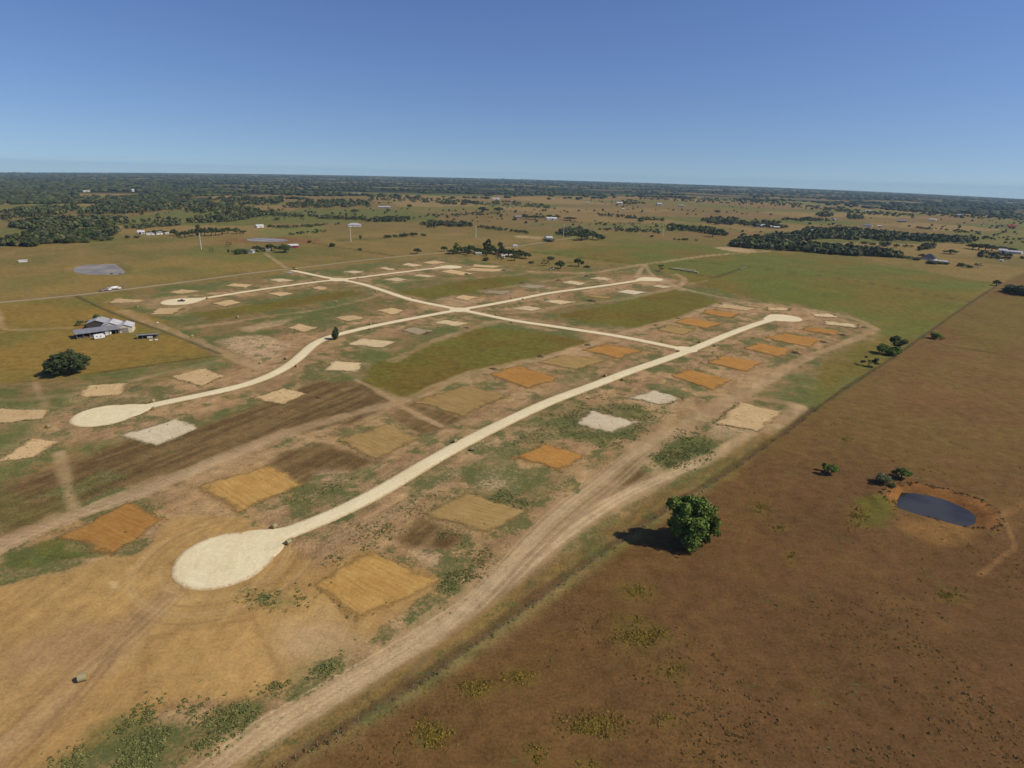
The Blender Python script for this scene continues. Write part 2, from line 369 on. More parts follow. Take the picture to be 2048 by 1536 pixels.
for ri, x, y, hw in DISCS:
    c = g2((x, y)); e = g2((x - hw, y)); e2 = g2((x + hw, y))
    DISCW.append((ri, c[0], c[1], .5 * (math.hypot(c[0] - e[0], c[1] - e[1]) + math.hypot(c[0] - e2[0], c[1] - e2[1])) * .95))
COUNTY = [(-60,612),(0,604.5),(100,596),(200,585),(300,573),(400,560),(512,545),(587,537),(640,531),(687,525),(750,518),(812,512),(870,506.5),(897,504),(960,499.5),(1010,496),(1060,489),(1100,482),(1150,475.5)]
COUNTYL = smooth_line(COUNTY, 6)

# ------------------------------------------------------------------ pads: photo-pixel quads and material
PADS = [
 ('gold',(735,1100),(885,1162),(712,1238),(630,1172)), ('olive',(937,983),(1055,1024),(975,1063),(838,1031)), ('orange',(1089,888),(1172,911),(1122,945),(1020,915)),
 ('white',(1185,822),(1273,845),(1222,867),(1150,848)), ('white',(1306,780),(1369,796),(1324,814),(1260,796)), ('tan',(1478,806),(1570,825),(1516,862),(1428,846)),
 ('orange',(1379,740),(1461,760),(1424,781),(1346,752)), ('orange',(1446,712),(1521,725),(1499,745),(1416,726)), ('orange',(1514,686),(1586,700),(1556,714),(1489,697)),
 ('orange',(1568,667),(1641,679),(1618,694),(1530,676)), ('orange',(1618,654),(1683,662),(1671,672),(1601,660)), ('pale',(1648,641),(1715,649),(1713,657),(1647,649)),
 ('pale',(1621,627),(1661,627),(1682,636),(1629,634)), ('tan',(1446,607),(1514,617),(1491,622),(1434,615)), ('tan',(1536,614),(1580,616),(1578,622),(1532,621)),
 ('orange',(1414,619),(1481,627),(1461,636),(1406,627)), ('orange',(1374,636),(1446,647),(1414,657),(1351,645)), ('olive',(1334,651),(1391,660),(1366,671),(1314,660)),
 ('orange',(1209,689),(1284,702),(1236,717),(1166,700)), ('olive',(1131,710),(1209,721),(1154,740),(1076,724)), ('orange',(1039,732),(1114,757),(1056,777),(974,750)),
 ('olive',(925,771),(1010,792),(925,832),(834,803)), ('olive',(774,849),(837,875),(752,921),(674,880)), ('gold',(540,931),(608,972),(475,1023),(396,973)),
 ('orange',(257,1003),(332,1037),(225,1112),(120,1075)), ('white',(350,839),(402,855),(312,893),(241,871)), ('tan',(62,876),(125,884),(75,915),(-20,928)),
 ('tan',(-30,816),(97,821),(82,838),(-40,852)), ('tan',(172,771),(262,764),(240,791),(150,798)), ('tan',(410,737),(450,752),(400,774),(335,754)),
 ('tan',(570,776),(612,788),(570,811),(500,797)), ('pale',(667,721),(729,726),(717,745),(644,742)), ('pale',(724,676),(794,684),(762,697),(694,690)),
 ('grey',(824,655),(874,662),(834,671),(797,661)), ('pale',(894,639),(937,647),(912,654),(862,646)), ('tan',(599,647),(639,656),(607,666),(567,657)),
 ('tan',(709,629),(737,637),(697,644),(664,636)), ('tan',(784,615),(814,622),(784,630),(747,622)),
 ('tan',(924,590),(962,595),(934,602),(904,596)), ('grey',(974,581),(1024,582),(1009,590),(967,586)), ('grey',(1054,569),(1099,572),(1074,579),(1039,574)),
 ('pale',(1141,561),(1176,567),(1156,571),(1121,565)), ('pale',(1196,553),(1229,558),(1214,562),(1178,557)), ('white',(1254,579),(1294,585),(1269,590),(1229,584)),
 ('pale',(1314,569),(1348,574),(1329,578),(1299,572)), ('olive',(1184,590),(1226,594),(1214,599),(1171,593)), ('pale',(1111,599),(1154,604),(1124,610),(1081,603)),
 ('pale',(1051,611),(1090,617),(1064,624),(1019,617)), ('tan',(237,597),(295,601),(270,606),(217,607)), ('tan',(315,616),(367,616),(350,629),(297,630)),
 ('tan',(362,579),(405,582),(362,589),(337,585)), ('tan',(470,566),(510,570),(490,576),(450,572)), ('tan',(460,600),(487,605),(450,614),(422,607)),
 ('tan',(562,584),(594,587),(559,594),(533,587)), ('tan',(637,572),(662,576),(642,582),(619,576)), ('pale',(562,557),(592,561),(557,565),(535,560)),
 ('pale',(707,541),(734,544),(709,548),(684,544)), ('pale',(772,534),(797,539),(777,541),(757,537)), ('pale',(817,526),(849,531),(827,534),(802,530)),
 ('tan',(869,521),(892,526),(862,529),(844,525)), ('pale',(794,555),(818,560),(794,564),(764,559)), ('pale',(837,548),(874,552),(854,556),(824,552)),
 ('tan',(902,539),(947,547),(922,551),(882,544)), ('tan',(949,529),(1002,532),(987,536),(944,534)), ('tan',(945,536),(1012,539),(987,544),(930,541)),
]
PADW = [(p[0], pw(p[1:])) for p in PADS]
POND1 = pw([(1807,979),(1830,980),(1861,985),(1885,991),(1906,999),(1936,1013),(1952,1026),(1949,1039),(1931,1045),(1886,1033),(1836,1020),(1797,1007),(1799,993)])
POND2 = pw([(147,538),(158,532),(172,529),(200,528),(225,527),(238,534),(247,542),(240,547),(205,547.5),(175,546.5),(155,543)])
POND3 = pw([(495,477),(520,475),(550,476),(575,479),(560,482),(520,481.5),(498,480)])
BANK1 = pw([(1761,992),(1786,970),(1836,967),(1906,984),(1961,1002),(1994,1022),(2006,1050),(1986,1060),(1948,1054),(1880,1040),(1800,1015)])

def hz(X, Y):
    """ground height with the stock ponds scooped out"""
    X = np.asarray(X, float); Y = np.asarray(Y, float); z = terr(X, Y)
    for pond, dep, wd in ((POND1, 2.2, 5.0), (POND2, 1.6, 8.0), (POND3, 1.6, 14.0)):
        c = np.mean(pond, 0); rad = max(math.hypot(p[0] - c[0], p[1] - c[1]) for p in pond) + 40
        k = np.hypot(X - c[0], Y - c[1]) < rad
        if np.any(k):
            x = X[k] if X.ndim else X; y = Y[k] if Y.ndim else Y
            x = np.atleast_1d(x); y = np.atleast_1d(y)
            d = seg_dist(x, y, pond, True); ins = inside(x, y, pond); sd = np.where(ins, -d, d)
            dz = -dep * (1 - sstep(-2.0, wd, sd)) + .5 * np.exp(-((sd - wd - 3) / 3.0) ** 2)
            if z.ndim: z[k] += dz
            else: z = z + float(dz[0])
    return z

SHRUBS = ((1040,1352,30,16),(1285,1275,64,26),(1185,1450,70,32),(1330,1440,26,16),(1350,1345,26,18),(1275,1182,38,15),(955,1376,44,22),(865,1470,42,34),(1525,1015,24,18),(1560,1055,20,12),(1241,1100,10,5),(1690,880,20,10),(1715,1030,26,30),(1070,1510,24,20),(1175,1530,22,12),(1580,1110,14,10),(1545,880,20,8),(1790,1000,20,10),(1900,1190,30,12),(1260,1240,30,10))
def gz(X, Y): return hz(X, Y) + (fbm(X, Y, 25, 4, 90) - .5) * .25
# ------------------------------------------------------------------ ground sheet
def build_ground():
    rs = [.5, 20., 45., 62.]; r = 62.
    while r < 15500:
        r += min(max(.5, .9 * (r * r + H_CAM ** 2) / (H_CAM * 597)), r * .028); rs.append(r)
    rs = np.array(rs)
    th = np.concatenate([np.linspace(-R(50), R(50), 1000), np.linspace(R(50), R(310), 80)[1:-1]])
    nr, nth = len(rs), len(th)
    X = rs[:, None] * np.sin(th)[None]; Y = rs[:, None] * np.cos(th)[None]
    x = X.ravel(); y = Y.ravel(); N = x.size
    rr = np.hypot(x, y)
    def f(scale, s=0, o=4): return fbm(x, y, scale, o, s)
    C = np.zeros((N, 3)); weed = np.zeros(N); rough = np.full(N, 1.0)
    def put(mask, c):
        m_ = np.clip(mask, 0, 1)[:, None]; C[:] = C * (1 - m_) + np.asarray(c) * m_
    def mixn(c1, c2, t): return np.asarray(c1)[None] * (1 - t[:, None]) + np.asarray(c2)[None] * t[:, None]
    nbig, nmid, nsm = f(160, 1), f(40, 2), f(9, 3)
    edge_noise = (f(14, 4) - .5)
    def poly(pix, soft=4., wob=14., world=False):
        pts = pix if world else pw(pix); a = np.array(pts); mg = soft + wob + 5
        k = (x > a[:, 0].min() - mg) & (x < a[:, 0].max() + mg) & (y > a[:, 1].min() - mg) & (y < a[:, 1].max() + mg)
        out = np.zeros(N)
        if k.any():
            d = seg_dist(x[k], y[k], pts, True); sd = np.where(inside(x[k], y[k], pts), d, -d) + edge_noise[k] * 2 * wob
            out[k] = sstep(-soft, soft, sd)
        return out
    def line(pix, w, soft=1.5, wob=2., world=False, rmax=1e9):
        pts = list(map(tuple, pix)) if world else [tuple(q) for q in catmull(pw(pix), 15)]; a = np.array(pts); mg = w + soft + wob + 5
        k = (x > a[:, 0].min() - mg) & (x < a[:, 0].max() + mg) & (y > a[:, 1].min() - mg) & (y < a[:, 1].max() + mg) & (rr < rmax)
        out = np.zeros(N)
        if k.any():
            d = seg_dist(x[k], y[k], pts) + edge_noise[k] * 2 * wob; out[k] = 1 - sstep(w / 2 - soft, w / 2 + soft, d)
        return out
    # base: dry improved pasture, patchy
    C[:] = mixn(A(138, 116, 68), A(116, 108, 58), sstep(.38, .62, nbig * .6 + nmid * .4))
    # far country: a patchwork of fields
    ca, sa = math.cos(.35), math.sin(.35); u = x * ca + y * sa; v = -x * sa + y * ca
    wob = (f(420, 5) - .5) * 160
    iu = np.floor((u + wob) / 330); iv = np.floor((v + wob + 90 * h2(iu, iu, 3)) / 240)
    pick = h2(iu, iv, 9)
    pal = np.array([A(142, 118, 76), A(128, 108, 68), A(118, 112, 62), A(134, 108, 70), A(148, 124, 80), A(106, 108, 58)])
    far = sstep(1000, 1500, rr)
    put(far * .85, pal[(pick * 5.99).astype(int)] * (.85 + .3 * nmid[:, None]))
    # green flat pasture in the right middle
    gp = [(1060,505),(1200,492),(1340,486),(1450,497),(1540,507),(1700,522),(1830,540),(1990,566),(1920,620),(1850,666),(1770,722),(1690,765),(1625,810),(1560,800),(1520,788),(1600,740),(1750,662),(1700,636),(1500,602),(1380,570),(1330,536),(1180,520)]
    put(poly(gp, 6, 12), mixn(A(120, 106, 52), A(108, 110, 52), sstep(.35, .65, f(70, 11))))
    # brown rangeland right of the fence line
    bp = [(2110,520),(2000,567),(1940,606),(1855,666),(1775,722),(1700,770),(1626,822),(1560,872),(1470,940),(1400,990),(1250,1092),(1130,1180),(1000,1272),(850,1380),(700,1470),(540,1560),(400,1680),(1200,2400),(2600,1700),(2600,700)]
    mbr = poly(bp, 2.5, 3)
    t = sstep(.35, .65, f(60, 12) * .6 + f(8, 13) * .4)
    brown = mixn(A(105, 77, 49), A(112, 84, 50), t)
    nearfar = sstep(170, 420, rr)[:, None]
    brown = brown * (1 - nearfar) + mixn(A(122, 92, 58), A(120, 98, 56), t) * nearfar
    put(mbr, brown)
    put(poly([(1880,640),(2120,560),(2120,680),(1960,700)], 20, 20) * .6, A(116, 102, 50))
    weed = np.maximum(weed, mbr * .12); rough = np.where(mbr > .5, .85, rough)
    # left farm field
    lf = [(-200,615),(0,608),(240,588),(330,640),(440,706),(420,716),(200,745),(0,770),(-250,790)]
    put(poly(lf, 4, 5), mixn(A(142, 116, 58), A(124, 112, 56), sstep(.35, .65, f(50, 14))))
    put(poly([(0,560),(140,545),(400,505),(560,508),(590,530),(300,566),(0,598)], 8, 14) * .6, mixn(A(146, 122, 66), A(122, 114, 60), sstep(.4, .6, f(60, 15))))
    put(poly([(350,500),(450,492),(560,500),(600,520),(470,524),(380,514)], 8, 14) * .6, A(112, 112, 58)); put(poly([(500,462),(560,456),(650,452),(640,466),(540,474)], 10, 14) * .7, A(118, 122, 66))
    put(poly([(1060,446),(1330,452),(1330,464),(1180,460),(1060,452)], 15, 30) * .5, A(108, 110, 66))
    # development ground: scraped soil regrown with grass and weeds
    dev = [(-200,770),(0,768),(200,748),(430,716),(330,640),(210,606),(330,572),(580,548),(690,531),(900,512),(1060,540),(1290,530),(1370,562),(1520,602),(1700,638),(1755,660),(1640,725),(1626,812),(1560,866),(1470,934),(1400,985),(1250,1086),(1130,1174),(1000,1266),(850,1374),(700,1464),(540,1554),(400,1680),(-600,1900),(-600,900)]
    mdev = poly(dev, 3, 3)
    t1 = sstep(.40, .60, f(30, 21) * .6 + f(7, 22) * .4)
    put(mdev, mixn(A(138, 114, 74), A(106, 108, 62), t1))
    weed = np.maximum(weed * (1 - mdev), mdev * .35)
    su = x * .457 + y * .889; sv_ = -x * .889 + y * .457
    streak = fbm(su / 12, sv_, 2.2, 3, 60)
    soil = mixn(A(156, 124, 90), A(180, 148, 108), np.clip(.5 * sstep(.35, .65, f(18, 23)) + .5 * sstep(.3, .7, streak), 0, 1))
    # scraped margins along the new roads
    for ri, (rl, wd) in enumerate(zip(ROADLINES, (140, 26, 62, 36))):
        mk = line(rl[::3], wd, 9 if ri else 18, 8 if ri else 14, True)
        gr = sstep(.45, .6, f(22, 30 + ri) * .55 + f(6, 34 + ri) * .45)
        put(mk * (1 - .6 * gr), soil); weed = np.where(mk > .3, .14 + .5 * gr, weed)
        ditch = line(rl[::3], ROADW[ri] + 9, 1.5, 1.5, True)
        put(ditch * .5 * sstep(.35, .6, f(9, 38)), A(118, 106, 70))
    for ri, cx, cy, rad in DISCW:
        d = np.hypot(x - cx, y - cy) + edge_noise * 8
        put((1 - sstep(rad + 8, rad + 20, d)) * .8, soil)
    PADC = {'gold': A(180, 142, 86), 'orange': A(172, 130, 76), 'olive': A(166, 138, 88), 'tan': A(190, 158, 116), 'white': A(196, 172, 136), 'grey': A(164, 144, 114), 'pale': A(194, 166, 124)}
    for nm, q in PADW:                                  # worn aprons round every pad
        mk = poly(q, 4, 4, True); a = np.array(q); c = a.mean(0)
        big = [tuple(c + (p - c) * 1.28) for p in a]
        put(poly(big, 6, 7, True) * .6 * sstep(.3, .6, f(12, 41)), soil * .45 + PADC[nm] * .55)
    # central meadows between the lots
    for pg in ([(745,728),(880,682),(960,656),(1060,662),(1185,684),(1075,718),(975,742),(900,770),(828,798),(725,768)],
               [(1110,632),(1240,604),(1345,580),(1390,588),(1445,604),(1340,644),(1270,656),(1180,646)],
               [(795,584),(930,562),(1000,552),(1070,556),(1010,572),(940,588),(850,598)], [(390,626),(540,604),(680,582),(740,586),(560,618),(420,640)], [(1350,582),(1410,592),(1360,600)]):
        put(poly(pg, 2.5, 4), mixn(A(116, 98, 46), A(112, 106, 48), sstep(.35, .65, f(45, 50) * .6 + f(10, 51) * .4)))
        weed = np.where(poly(pg, 3, 4) > .5, .1, weed)
    # mown brown strips between the two streets
    for pg in ([(135,925),(250,880),(420,846),(500,815),(640,762),(715,764),(790,802),(700,845),(600,868),(420,918),(300,962),(150,1008)],
               [(560,906),(640,884),(755,924),(700,944),(630,950),(610,968),(540,930)], [(780,838),(800,818),(868,842),(905,856),(840,872)],
               [(815,808),(832,806),(925,838),(900,852),(850,836)], [(790,1078),(840,1040),(925,1080),(900,1102),(830,1096)], [(1190,1000),(1265,935),(1330,955),(1255,985)],
               [(0,960),(120,930),(140,1010),(0,1090)]):
        put(poly(pg, 2.5, 3), mixn(A(100, 78, 50), A(132, 108, 72), np.clip(sstep(.3, .7, streak) * .7 + .3 * nsm, 0, 1)))
        weed = np.where(poly(pg, 3, 4) > .5, .12, weed)
    put(poly([(130,920),(160,1010),(0,1080),(0,930)], 5, 8) * .55 * sstep(.4, .6, nmid), A(112, 108, 58))
    put(poly([(0,1100),(120,1090),(205,1112),(120,1130),(0,1160)], 2, 6), mixn(A(112, 104, 54), A(100, 104, 54), t1))
    # graded sandy ground at the near end
    sand = poly([(-600,1215),(0,1165),(150,1132),(260,1105),(345,1040),(480,1030),(560,1085),(640,1130),(735,1095),(890,1160),(800,1230),(700,1300),(560,1370),(360,1420),(180,1500),(60,1600),(-600,1800)], 3, 5)
    ta, tb = np.array(g2((0, 1500))), np.array(g2((350, 1170))); td = (tb - ta) / np.linalg.norm(tb - ta)
    st2 = fbm((x * td[0] + y * td[1]) / 14, -x * td[1] + y * td[0], 1.6, 3, 61)
    put(sand, mixn(A(166, 130, 82), A(190, 154, 98), np.clip(.4 * sstep(.25, .75, st2) + .6 * sstep(.25, .75, f(30, 62)), 0, 1)))
    weed = np.where(sand > .5, .02, weed); rough = np.where(sand > .5, .6, rough)
    put(poly([(560,1250),(640,1230),(720,1290),(640,1340),(570,1310)], 6, 8) * .6, A(186, 158, 122))
    put(poly([(0,1300),(150,1250),(280,1235),(180,1310),(0,1400)], 8, 8) * .5, A(158, 126, 98))
    # pale bare patches on the lots
    for pg, a_ in (([(960,940),(1040,944),(1030,985),(945,972)], .8), ([(1420,850),(1470,812),(1560,830),(1500,868),(1420,880)], .7), ([(830,1102),(900,1106),(880,1130),(840,1122)], .9),
                   ([(438,682),(470,674),(530,670),(578,688),(548,722),(500,714),(470,702)], .95), ([(480,655),(560,640),(600,634),(560,650),(500,664)], .7), ([(1424,495),(1450,494),(1515,500),(1500,506),(1470,504)], .8), ([(1028,470),(1090,474),(1080,479),(1030,475)], .6), ([(870,600),(905,590),(960,604),(925,612)], .5), ([(1420,610),(1460,602),(1500,606),(1440,618)], .5), ([(640,945),(700,940),(690,960),(630,965)], .6)):
        put(poly(pg, 4, 6) * a_, A(190, 160, 124)); 
    # green regrowth
    for pg, a_ in (([(1300,925),(1345,868),(1400,855),(1440,890),(1415,920),(1345,938)], .8), ([(1120,830),(1200,800),(1330,822),(1290,870),(1210,895),(1120,870)], .7), ([(120,1536),(200,1478),(330,1420),(520,1416),(470,1475),(300,1545)], .9),
                   ([(880,1165),(930,1115),(972,1100),(955,1140),(905,1185)], .8), ([(490,1190),(600,1186),(595,1215),(500,1206)], .6), ([(600,1340),(640,1310),(690,1312),(650,1340)], .7),
                   ([(1030,880),(1110,815),(1180,800),(1130,870),(1060,890)], .6), ([(930,1000),(1000,985),(1060,1005),(1040,1015)], .6), ([(80,990),(200,950),(260,945),(200,985)], .6),
                   ([(960,950),(1090,930),(1110,960),(1060,1000)], .4), ([(1100,760),(1160,745),(1190,752),(1140,775)], .5)):
        mk = poly(pg, 4, 8); put(mk * a_ * (.5 + .5 * sstep(.4, .6, nsm)), mixn(A(98, 102, 56), A(116, 116, 68), t1)); weed = np.maximum(weed, mk * a_ * .75)
    # wheel tracks and lanes
    lane = mixn(A(170, 140, 104), A(192, 162, 124), np.clip(sstep(.3, .7, f(10, 70)), 0, 1))
    rut = fbm(su * .1, sv_, 1.3, 2, 71)
    def track(pix, w, a_=.85, wob=1.2, soft=1.5):
        mk = line(pix, w, soft, wob); put(mk * a_ * (.75 + .5 * (rut - .5)), lane); weed[mk > .5] *= .2; rough[mk > .5] = .6
    track([(330,1600),(470,1500),(620,1420),(800,1310),(900,1250),(985,1180),(1070,1110),(1160,1048),(1240,995),(1340,948),(1420,915),(1500,875),(1560,842),(1598,815)], 8.5, .95, 1.8, 2)
    track([(830,1300),(930,1215),(1000,1150),(1080,1075),(1150,1010),(1215,955),(1265,915),(1330,875),(1400,835),(1480,790),(1530,760)], 12, .6, 5, 4)
    track([(1250,925),(1275,912),(1340,955)], 5, .7); track([(1400,838),(1470,800),(1540,760),(1600,722),(1680,690),(1745,662),(1748,654),(1700,635),(1640,622),(1560,612),(1500,605),(1420,590),(1365,577),(1325,562)], 7, .7, 2.5)
    track([(1500,795),(1560,803),(1600,812)], 5, .7)
    track([(-60,1120),(0,1090),(150,1030),(300,978),(420,925),(600,858),(700,828),(792,806),(880,772),(950,745),(1085,715),(1175,690),(1240,668),(1300,652),(1360,636),(1440,608)], 8, .75, 2.5)
    track([(712,760),(750,778),(792,806),(840,832),(882,852)], 3.2, .8, .6, .8)
    track([(70,765),(80,790),(90,812)], 3, .5); track([(118,905),(130,960),(148,1020)], 3.5, .75, .8)
    track([(245,622),(330,658),(400,686),(470,716),(525,735)], 9, .7, 2.5)
    track([(380,655),(460,645),(540,632),(620,622),(700,606),(760,590)], 7, .6, 4)
    track([(640,712),(720,760),(690,780)], 5, .3, 3); track([(790,720),(850,690),(900,672),(985,645),(1040,640)], 9, .5, 5)
    track([(1060,543),(1120,545),(1180,546),(1230,538),(1275,531),(1290,528),(1340,522),(1420,511),(1540,502)], 11, .8, 3)
    track([(1272,555),(1280,542),(1290,530)], 6, .8); track([(1312,556),(1300,545),(1290,530)], 6, .8); track([(1235,553),(1200,548),(1275,540)], 4, .6)
    track([(1318,556),(1340,566),(1350,576),(1365,580)], 9, .85, 1.5); track([(1352,548),(1368,557),(1366,566),(1355,573)], 7, .8, 1); track([(1362,571),(1390,566),(1418,560)], 3, .7)
    track([(1020,626),(1080,622),(1130,610),(1200,604),(1260,596),(1340,578)], 9, .5, 4); track([(960,582),(1040,570),(1110,560),(1170,550)], 8, .45, 4)
    track([(760,570),(850,558),(950,556),(1030,550),(1065,543)], 4, .55, 1); track([(530,507),(545,517),(560,527),(572,536)], 5, .8, .8)
    track([(-10,605),(0,640),(6,655),(30,660),(140,655)], 4, .7, 1); track([(0,800),(140,790),(330,745),(440,720)], 5, .4, 3)
    track([(350,1170),(300,1230),(200,1330),(100,1430),(0,1500),(-80,1560)], 8, .5, 3, 3); track([(760,545),(800,540),(950,520),(1000,527),(1070,536)], 4, .35, 2)
    # faint graded pad and tyre ruts on the sand
    put(poly([(300,1275),(420,1245),(505,1236),(545,1300),(560,1345),(520,1395),(290,1412),(270,1340)], 2, 1.5) * .3, A(188, 152, 96))
    for ln in ([(300,1275),(505,1236)], [(505,1236),(560,1345)], [(560,1345),(520,1395),(290,1412)], [(300,1275),(275,1400)]): put(line(ln, 1.6, .8, .6) * .3, A(146, 108, 68))
    put(poly([(220,1164),(234,1162),(236,1174),(222,1176)], 1, .5) * .8, A(206, 178, 130))
    def ruts(pix, gauge=2.0, w=.55, a_=.5, c=None):
        p = catmull(pw(pix), 4); t = np.gradient(p, axis=0); t /= np.linalg.norm(t, axis=1)[:, None] + 1e-9; nn = np.stack([-t[:, 1], t[:, 0]], 1)
        for sgn in (-.5, .5): put(line((p + nn * gauge * sgn)[np.hypot(p[:, 0], p[:, 1]) < 330][::3], w, w * .5, .12, True, 302) * a_ * rfade, A(132, 102, 74) if c is None else c)
    rfade = 1 - sstep(190, 300, rr); rg = random.Random(5)
    for k in range(16):
        o1, o2 = rg.uniform(-70, 60), rg.uniform(-30, 25); ruts([(-60 + o1, 1580), (60 + o1, 1470 + o2 * .3), (180 + o1 * .6, 1345), (280 + o2, 1240 + o2 * .4), (365 + o2 * .6, 1165 + o2 * .3)], rg.uniform(1.8, 2.6), rg.uniform(.5, .9), rg.uniform(.12, .34), rg.choice((A(142, 110, 78), A(150, 118, 84), A(192, 160, 112))))
    for k in range(14):
        o1 = rg.uniform(-26, 26); ruts([(420 + o1 * 2, 1560), (560 + o1 * 2, 1450), (700 + o1 * 1.6, 1365), (850 + o1 * 1.3, 1275), (985 + o1, 1180), (1090 + o1 * .8, 1095), (1240 + o1 * .5, 995), (1400 + o1 * .3, 924)], rg.uniform(1.8, 2.4), rg.uniform(.4, .8), rg.uniform(.3, .55), rg.choice((A(156, 124, 90), A(204, 178, 140), A(204, 178, 140), A(150, 122, 86))))
    for k in range(18):
        o1 = rg.uniform(-32, 32); ruts([(860 + o1, 1290), (960 + o1, 1195), (1040 + o1, 1110), (1120 + o1 * 1.2, 1030), (1200 + o1 * 1.2, 968), (1265 + o1, 915), (1340 + o1 * .7, 868), (1440 + o1 * .5, 812), (1520 + o1 * .3, 765)], rg.uniform(1.8, 2.4), rg.uniform(.5, .9), rg.uniform(.3, .55), rg.choice((A(150, 124, 92), A(194, 168, 132), A(194, 168, 132), A(156, 128, 94))))
    for k in range(10):
        o1 = rg.uniform(-9, 9); ruts([(-60, 1118 + o1 * 1.5), (150, 1030 + o1), (300, 978 + o1), (420, 925 + o1), (600, 858 + o1 * .8), (792, 806 + o1 * .6), (950, 745 + o1 * .5)], 2.0, rg.uniform(.5, .9), .45, rg.choice((A(140, 116, 88), A(192, 164, 130))))
    for k in range(16):      # machine passes along the main road margins
        o1 = rg.choice((-1, 1)) * rg.uniform(16, 60); ruts([(600 + o1 * .9, 1058 + o1 * .7), (762 + o1 * .8, 983 + o1 * .7), (915 + o1 * .7, 893 + o1 * .55), (1060 + o1 * .6, 821 + o1 * .5), (1250 + o1 * .5, 746 + o1 * .4)], 2.2, rg.uniform(.6, 1.0), rg.uniform(.2, .45), rg.choice((A(138, 114, 84), A(186, 158, 120))))
    for k in range(9):
        cx, cy = g2((450, 1118)); rr0 = 17 + k * 1.3; a0 = rg.uniform(0, 6); pts = [(cx + rr0 * math.cos(a0 + q * .16), cy + rr0 * math.sin(a0 + q * .16)) for q in range(22)]; put(line(pts, .8, .4, .15, True) * .4, rg.choice((A(142, 112, 80), A(190, 160, 118))))
    # mown stripe between the perimeter track and the fence
    put(line([(420,1580),(620,1460),(830,1335),(1000,1215),(1150,1115),(1290,1020),(1420,940),(1530,870)], 5, 2, 1.5) * .8, mixn(A(136, 108, 60), A(120, 98, 58), sstep(.4, .6, streak)))
    put(line([(480,1590),(650,1475),(850,1350),(1010,1235),(1170,1125),(1310,1030),(1440,950),(1560,870),(1630,815)], 3, 1, 1) * .7, A(92, 66, 42))
    # overgrown fence lines
    for ln, w in (([(152,592),(230,628),(330,664),(440,708)], 3), ([(1060,503),(1140,512),(1250,525)], 4), ([(1075,516),(1180,530),(1240,530)], 4), ([(1330,535),(1400,550),(1430,555)], 4), ([(1430,555),(1490,535)], 5), ([(1490,533),(1700,560),(1940,604)], 2.5),
                  ([(1380,522),(1490,533)], 4), ([(622,486),(700,498),(790,512)], 6), ([(2000,567),(1940,606),(1855,666),(1775,722),(1700,770),(1626,822)], 2.2), ([(1850,682),(1900,693),(2048,715)], 2), ([(560,484),(700,480),(850,472)], 6), ([(0,700),(0,701)], 1), ([(200,745),(430,712)], 3)):
        put(line(ln, w, w * .4, 1) * .75, A(78, 74, 42))
    # pond margins
    put(poly(BANK1, 2, 3, True) * .75, mixn(A(158, 106, 60), A(136, 94, 54), sstep(.35, .65, f(5, 99))))
    put(poly([(1715,1000),(1760,990),(1790,1015),(1775,1050),(1730,1050)], 3, 5), A(104, 96, 44))
    put(poly([(1800,1030),(1860,1040),(1940,1060),(1950,1085),(1880,1085),(1800,1055)], 4, 6) * .7, A(150, 112, 66))
    put(line([(1797,1008),(1836,1022),(1886,1035),(1931,1048)], 3, 1, 1), A(92, 86, 44))
    put(line([(2005,1040),(2030,1090),(2010,1110),(1960,1150)], 1.6, .6, .5) * .6, A(146, 110, 70)); put(line([(1990,1040),(2060,1000)], 2, .8, .8) * .5, A(146, 110, 70))
    put(poly([(440,478),(575,474),(640,480),(640,486),(520,488),(440,484)], 8, 10) * .8, A(132, 96, 62))
    for cx_, cy_, w_, h_ in SHRUBS: put(poly([(cx_ + w_ * .9 * math.cos(q * .785), cy_ + h_ * .9 * math.sin(q * .785)) for q in range(8)], 2.5, 4) * .4, A(112, 96, 44))
    # far forest floor
    ff = [(-400,388),(0,388),(300,390),(512,392),(700,386),(1024,394),(1300,394),(1536,400),(1800,416),(2048,428),(2500,450),(2500,300),(-400,300)]
    fa = np.array(pw([p for p in ff[:10]])); rad_f = np.interp(np.arctan2(x, y), np.sort(np.arctan2(fa[:, 0], fa[:, 1])), np.hypot(fa[:, 0], fa[:, 1])[np.argsort(np.arctan2(fa[:, 0], fa[:, 1]))])
    gap = sstep(.6, .66, fbm(x / 3.0, y, 260, 3, 81))
    put(sstep(0, 200, rr - rad_f + (f(300, 80) - .5) * 300) * (1 - .85 * gap), A(54, 58, 40))
    z = hz(x, y) + (f(25, 90) - .5) * .25 * (rr < 700)
    V = np.stack([x, y, z], 1)
    i = np.arange(nr - 1)[:, None] * nth; j = np.arange(nth)[None]; jn = (j + 1) % nth
    F = np.stack([i + j, i + nth + j, i + nth + jn, i + jn], -1).reshape(-1, 4)[:, ::-1]
    me = np_mesh('ground', V, F, True)
    set_col(me, 'soil', C); set_f(me, 'weed', weed); set_f(me, 'rough', rough)
    o = obj('ground', me, None, mat_ground()); tag(o, kind='structure'); return o
build_ground()

